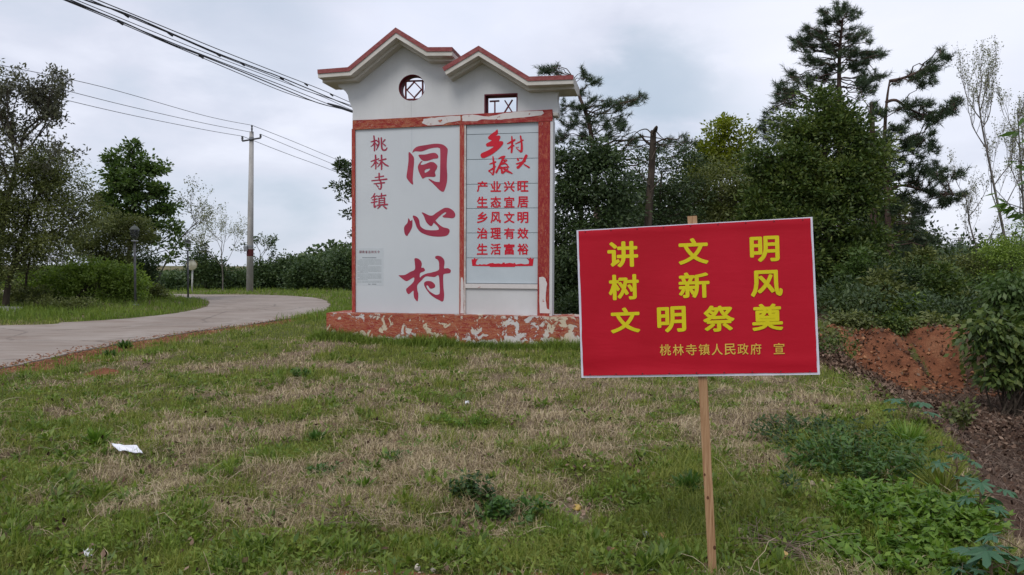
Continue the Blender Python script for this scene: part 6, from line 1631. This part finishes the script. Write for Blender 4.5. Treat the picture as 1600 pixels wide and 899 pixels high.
weed('dry-green grass tuft between the leafy clump and the hollow', 1475, 775, .30, .24, 200, .20, .009, GRN, 'rosette', 437, 'grass_tuft', 'grass tuft')
weed('straggling green shrub at the right foot of the red board', 1300, 560, .5, .5, 700, .08, .035, 'camphor', 'bush', 438, 'low_shrub', 'shrub')

# palmate blue-green plants on the rim of the hollow
LM['castor'] = leaf_mat('blue_green_leaves', ((0.035, 0.095, 0.05), (0.055, 0.135, 0.07), (0.09, 0.18, 0.10)), 0.25, 0.45, 5)
def palmate(label, px, py, h, nl, Rl, seed, spread=.3):
    rr = np.random.default_rng(seed); c = GH(px, py)
    root = thing('castor_plant', label, 'plant', c, 'blue-green lobed plants on the rim of the hollow')
    mb = MB(); top_ = c + [rr.normal() * .03, rr.normal() * .03, h]
    st = curve3(c - [0, 0, .02], top_, 0, .06, 7, rr); mb.tube(st, np.linspace(.010, .005, 7), 6)
    lv = []
    for k in range(nl):
        t = 0.25 + .75 * (k + .5) / nl; i0 = min(5, int(t * 6)); s0 = st[i0] + (st[i0 + 1] - st[i0]) * (t * 6 - i0)
        a = k * 2.4 + rr.uniform(-.3, .3); out = np.array([math.cos(a), math.sin(a), rr.uniform(.1, .6)]) * spread * rr.uniform(.5, 1.1)
        e = s0 + out; q = curve3(s0, e, .08, .03, 5, rr); mb.tube(q, .0035, 4, False); lv.append((e, a, Rl * rr.uniform(.65, 1.15)))
    mb.build('stem', noisy('reddish_stem', (.10, .07, .04), (.16, .12, .07), 8, bmp=0), root)
    for e, a, R in lv:
        nlobe = 7; V = [np.zeros(3)]
        for j in range(nlobe * 4):
            th = -2.55 + 5.1 * j / (nlobe * 4 - 1); ph = (j % 4) / 4
            lobe = j // 4; R_ = R * (0.55 + 0.55 * math.cos(th * .45))
            rad = R_ * (0.42 if j % 4 == 0 else (.8 if j % 4 == 1 else (1.0 if j % 4 == 2 else .72)))
            V.append(np.array([rad * math.cos(th), rad * math.sin(th), -0.22 * rad * rad / R + rr.normal() * .006]))
        V = np.array(V); tl = rr.uniform(.1, .55); ca, sa = math.cos(a), math.sin(a)
        V = V @ np.array([[math.cos(tl), 0, -math.sin(tl)], [0, 1, 0], [math.sin(tl), 0, math.cos(tl)]])
        V = np.stack([V[:, 0] * ca - V[:, 1] * sa, V[:, 0] * sa + V[:, 1] * ca, V[:, 2]], -1) + e
        m_ = nlobe * 4
        mk('leaf', V, np.array([[0, i, i + 1] for i in range(1, m_)]), LM['castor'], root)
palmate('blue-green lobed plant, the upper one at the rim of the hollow', 1500, 775, .30, 8, .085, 501, .14)
palmate('blue-green lobed plant in the middle of the row on the rim', 1530, 830, .30, 8, .085, 502, .14)
palmate('large blue-green lobed plant in the bottom right corner', 1585, 925, .24, 10, .11, 503, .17)
palmate('blue-green lobed plant right beside the bottom edge', 1530, 925, .16, 7, .085, 505, .14)
palmate('small blue-green lobed plant alone further up on the rim', 1415, 660, .22, 5, .12, 504, .2)

# ------------------------------------------------------------------ stones, litter
def stone(label, px, py, w, h, cols, seed, group=None, name='stone', flat=.65):
    rr = np.random.default_rng(seed); c = GH(px, py + h * .35); w *= 1.2; h *= 1.2; sx = w * c[1] / FPX / 2; sz = h * c[1] / FPX / 2 * 1.15
    bm = bmesh.new(); bmesh.ops.create_icosphere(bm, subdivisions=3, radius=1)
    cuts = [(unit(rr.normal(size=3)), rr.uniform(.5, .85)) for _ in range(9)]
    for v in bm.verts:
        p = np.array(v.co)
        for nrm, d in cuts:
            e = p @ nrm - d
            if e > 0: p = p - nrm * e * .9
        p = p * (1 + .05 * rr.normal())
        v.co = Vector((p[0] * sx, p[1] * sx * rr.uniform(.98, 1.02), p[2] * sz))
    me = bpy.data.meshes.new(name); bm.to_mesh(me); bm.free()
    me.materials.append(noisy(name + '_' + 'surface', cols, tuple(a * 1.45 for a in cols), 25, .9, .15, bmp=.6, bd=.004))
    o = bpy.data.objects.new(name, me); COL.objects.link(o); o.location = (c[0], c[1], c[2] + sz * .75)
    o.rotation_euler = (0, 0, rr.uniform(0, 6)); tag(o, label, 'stone', group)
    return o
ST = [('biggest stone, orange-yellow, in the grass right of the stake', 1224, 872, 15, 13, (.40, .26, .11)),
      ('smooth cream stone to the right of the lower stake', 1165, 843, 14, 9, (.42, .36, .24)),
      ('beige blocky stone just above the smooth cream one', 1156, 832, 11, 10, (.36, .28, .20)),
      ('yellowish stone close to the stake, the highest of those right of it', 1131, 801, 14, 9, (.34, .27, .16)),
      ('flat pinkish stone beside the twig heap', 1234, 857, 15, 8, (.40, .30, .22)),
      ('pale stone above the flat pinkish one', 1234, 839, 11, 7, (.33, .28, .22)),
      ('pinkish stone right above the crumpled foil scrap', 1006, 827, 11, 8, (.34, .24, .18)),
      ('orange stone right of the foil scrap', 1034, 841, 13, 10, (.36, .20, .11)),
      ('reddish-brown stone low and left of the stake', 956, 862, 13, 10, (.26, .13, .08)),
      ('yellow stone on the bare soil patch', 901, 794, 14, 7, (.40, .28, .08)),
      ('grey-pink pebble left of the yellow stone', 889, 783, 10, 7, (.28, .21, .17)),
      ('flat olive-grey stone at the left end of the soil patch', 875, 775, 12, 5, (.24, .23, .12)),
      ('grey flat stone near the bottom edge left of the stake', 1017, 887, 15, 7, (.25, .25, .21)),
      ('white pebble just right of the stake near the bottom', 1140, 885, 8, 7, (.45, .42, .36)),
      ('grey stone at the left of the rubble patch under the dark shrub', 1268, 758, 9, 8, (.26, .21, .16)),
      ('pale orange stone in the rubble patch under the dark shrub', 1286, 756, 9, 9, (.38, .27, .18)),
      ('low tan stone far right of the biggest stone', 1277, 853, 12, 7, (.28, .23, .15)),
      ('round white pebble at the bottom edge left of centre', 652, 888, 8, 8, (.42, .39, .33)),
      ('grey pebble at the bottom edge beside the white one', 676, 892, 9, 6, (.25, .23, .19)),
      ('brown lump of earth in the grass at the left, over the soil patch', 598, 610, 12, 6, (.12, .07, .05))]
for k_, s_ in enumerate(ST):
    stone(*s_, seed=600 + k_)
def pebbles():
    rr = np.random.default_rng(77); mb = MB(); n = 520
    ico = bmesh.new(); bmesh.ops.create_icosphere(ico, subdivisions=1, radius=1)
    IV = np.array([v.co[:] for v in ico.verts]); IF = np.array([[v.index for v in f.verts] for f in ico.faces]); ico.free()
    for i in range(n):
        if i < 330: c = G(rr.uniform(480, 1120), 915 - abs(rr.normal()) * 18)
        elif i < 430: c = G(1180 + rr.normal() * 60, 845 + rr.normal() * 18)
        else: c = G(900 + rr.normal() * 30, 800 + rr.normal() * 14)
        s_ = rr.uniform(.004, .013) * np.array([1, rr.uniform(.7, 1.2), rr.uniform(.5, .8)])
        mb.add(IV * (1 + rr.normal(size=(len(IV), 1)) * .12) * s_ + [c[0], c[1], float(H(c[0], c[1])) + s_[2] * .4], IF)
    m, nt, b = base_mat('gravel_mat', .9, .2); g = nt.nodes.new('ShaderNodeNewGeometry')
    nt.links.new(ramp(nt, g.outputs['Random Per Island'], [(0, (.16, .10, .07)), (.5, (.30, .24, .17)), (1, (.45, .41, .33))]), b.inputs['Base Color'])
    tag(mb.build('gravel', m), 'loose gravel along the bottom edge and around the stake', 'gravel', kind='stuff')
pebbles()
def clods():
    rr = np.random.default_rng(88); mb = MB()
    ico = bmesh.new(); bmesh.ops.create_icosphere(ico, subdivisions=1, radius=1)
    IV = np.array([v.co[:] for v in ico.verts]); IF = np.array([[v.index for v in f.verts] for f in ico.faces]); ico.free()
    for i in range(1500):
        x_ = rr.uniform(4.6, 10.5); y_ = float(bank_line(x_)) + (rr.normal() * .25 - .35 if i % 3 else rr.uniform(-.3, 1.3))
        s_ = rr.uniform(.012, .05) ** 1.0 * np.array([1, rr.uniform(.7, 1.2), rr.uniform(.5, .9)])
        mb.add(IV * (1 + rr.normal(size=(len(IV), 1)) * .18) * s_ + [x_, y_, float(H(x_, y_)) + s_[2] * .3], IF)
    m, nt, b = base_mat('clod_mat', .95, .1); g = nt.nodes.new('ShaderNodeNewGeometry')
    nt.links.new(ramp(nt, g.outputs['Random Per Island'], [(0, (.08, .038, .024)), (.6, (.22, .095, .05)), (1, (.34, .17, .09))]), b.inputs['Base Color'])
    tag(mb.build('soil_clods', m), 'crumbled red soil lying on and below the bank', 'soil clods', kind='stuff')
clods()
def edge_grit():
    rr = np.random.default_rng(89); mb = MB()
    ico = bmesh.new(); bmesh.ops.create_icosphere(ico, subdivisions=1, radius=1)
    IV = np.array([v.co[:] for v in ico.verts]); IF = np.array([[v.index for v in f.verts] for f in ico.faces]); ico.free()
    L = catmull(near, 6); seg = len(L) - 1
    for i in range(2600):
        q = rr.random() * seg; k = int(q); p = L[k] * (1 - q + k) + L[min(k + 1, seg)] * (q - k)
        off = rr.normal() * .22 + .12; s_ = rr.uniform(.005, .022) * np.array([1, 1, rr.uniform(.35, .7)])
        x_, y_ = p[0] + off, p[1] + rr.normal() * .1; z_ = .022 if poly_sd(ROAD, np.array([x_]), np.array([y_]))[0] < 0 else float(H(x_, y_))
        mb.add(IV * (1 + rr.normal(size=(len(IV), 1)) * .15) * s_ + [x_, y_, z_ + s_[2] * .3], IF)
    tag(mb.build('roadside_grit', bpy.data.materials['clod_mat']), 'reddish grit and crumbs of soil spilling over the near road edge', 'grit', kind='stuff')
edge_grit()
white_pl, nt, b = base_mat('white_plastic', .5, .4); b.inputs['Base Color'].default_value = (.74, .75, .80, 1)
def scrap(name, label, cat, quad_px, amp, seed, mat=white_pl, lift=.03, nn=14):
    rr = np.random.default_rng(seed); Q = [GH(*q) for q in quad_px]; V = []
    for j in range(nn):
        for i in range(nn):
            s, t = i / (nn - 1), j / (nn - 1)
            p = (Q[0] * (1 - s) + Q[1] * s) * (1 - t) + (Q[3] * (1 - s) + Q[2] * s) * t
            f = float(fbm(s * 3 + seed, t * 3, 1.0, 3)) - .5; rdg = abs(((s * 3.1 + t * 1.3) % 1) - .5) * .6
            V.append(p + [0, 0, lift + f * amp * 2 + rdg * amp])
    V = np.array(V); n2 = len(V)
    V = np.vstack([V, V - [0, 0, .004]])
    ii = (np.arange(nn - 1)[:, None] * nn + np.arange(nn - 1)[None]).ravel()
    F = np.stack([ii, ii + 1, ii + nn + 1, ii + nn], -1)
    o = mk(name, V, [F, F[:, ::-1] + n2], mat); tag(o, label, cat); c = V.mean(0); rebase(o, (c[0], c[1], c[2] - lift)); return o
scrap('plastic_sheet', 'crumpled white plastic sheet lying in the dry grass on the left', 'litter', [(174, 708), (214, 710), (223, 722), (186, 719)], .012, 1, lift=.075)
scrap('paper_scrap', 'small white paper scrap in the green grass at the bottom left', 'litter', [(130, 868), (143, 862), (145, 874), (134, 877)], .02, 2, lift=.025)
foil, nt, b = base_mat('crumpled_foil', .3, .6); b.inputs['Base Color'].default_value = (.6, .62, .66, 1); b.inputs['Metallic'].default_value = .5
scrap('foil_scrap', 'small crumpled silvery wrapper left of the stake', 'litter', [(1001, 833), (1010, 831), (1018, 840), (1008, 843)], .02, 3, foil, .015)
scrap('cloth_scrap', 'tiny white scrap caught in the weeds above the centre', 'litter', [(726, 631), (732, 630), (733, 634), (727, 635)], .02, 4, lift=.03)
scrap('tree_bark_piece', 'dark curved piece of bark in the grass left of the stake', 'bark', [(990, 869), (1011, 872), (1012, 875), (992, 874)], .01, 5, bark_dark, .02)
# pale slabs of rubble at the left edge of the verge
rub = thing('rubble_slab', 'pale broken concrete slabs on the grass at the far left', 'rubble', P(18, 495, 24.0) * [1, 1, 0] + [0, 0, .05])
rr_ = random.Random(8)
for (x, y, w) in ((14, 496, .42), (4, 494, .3), (24, 495, .2)):
    c = P(x, y, 24.0); c[2] = float(H(c[0], c[1])) + .06; mb = MB()
    n = 9; a_ = sorted(rr_.uniform(0, 6.28) for _ in range(n)); top_ = [[c[0] + w * math.cos(t), c[1] + w * .7 * math.sin(t), c[2] + .07 + rr_.uniform(-.02, .03)] for t in a_]; bt = [[p[0] * 1.0, p[1], c[2] - .1] for p in top_]
    mb.add(np.array(top_ + bt), [np.arange(n)[None], np.array([[i, (i + 1) % n, (i + 1) % n + n, i + n] for i in range(n)])[:, ::-1]]); mb.build('slab', concrete, rub)
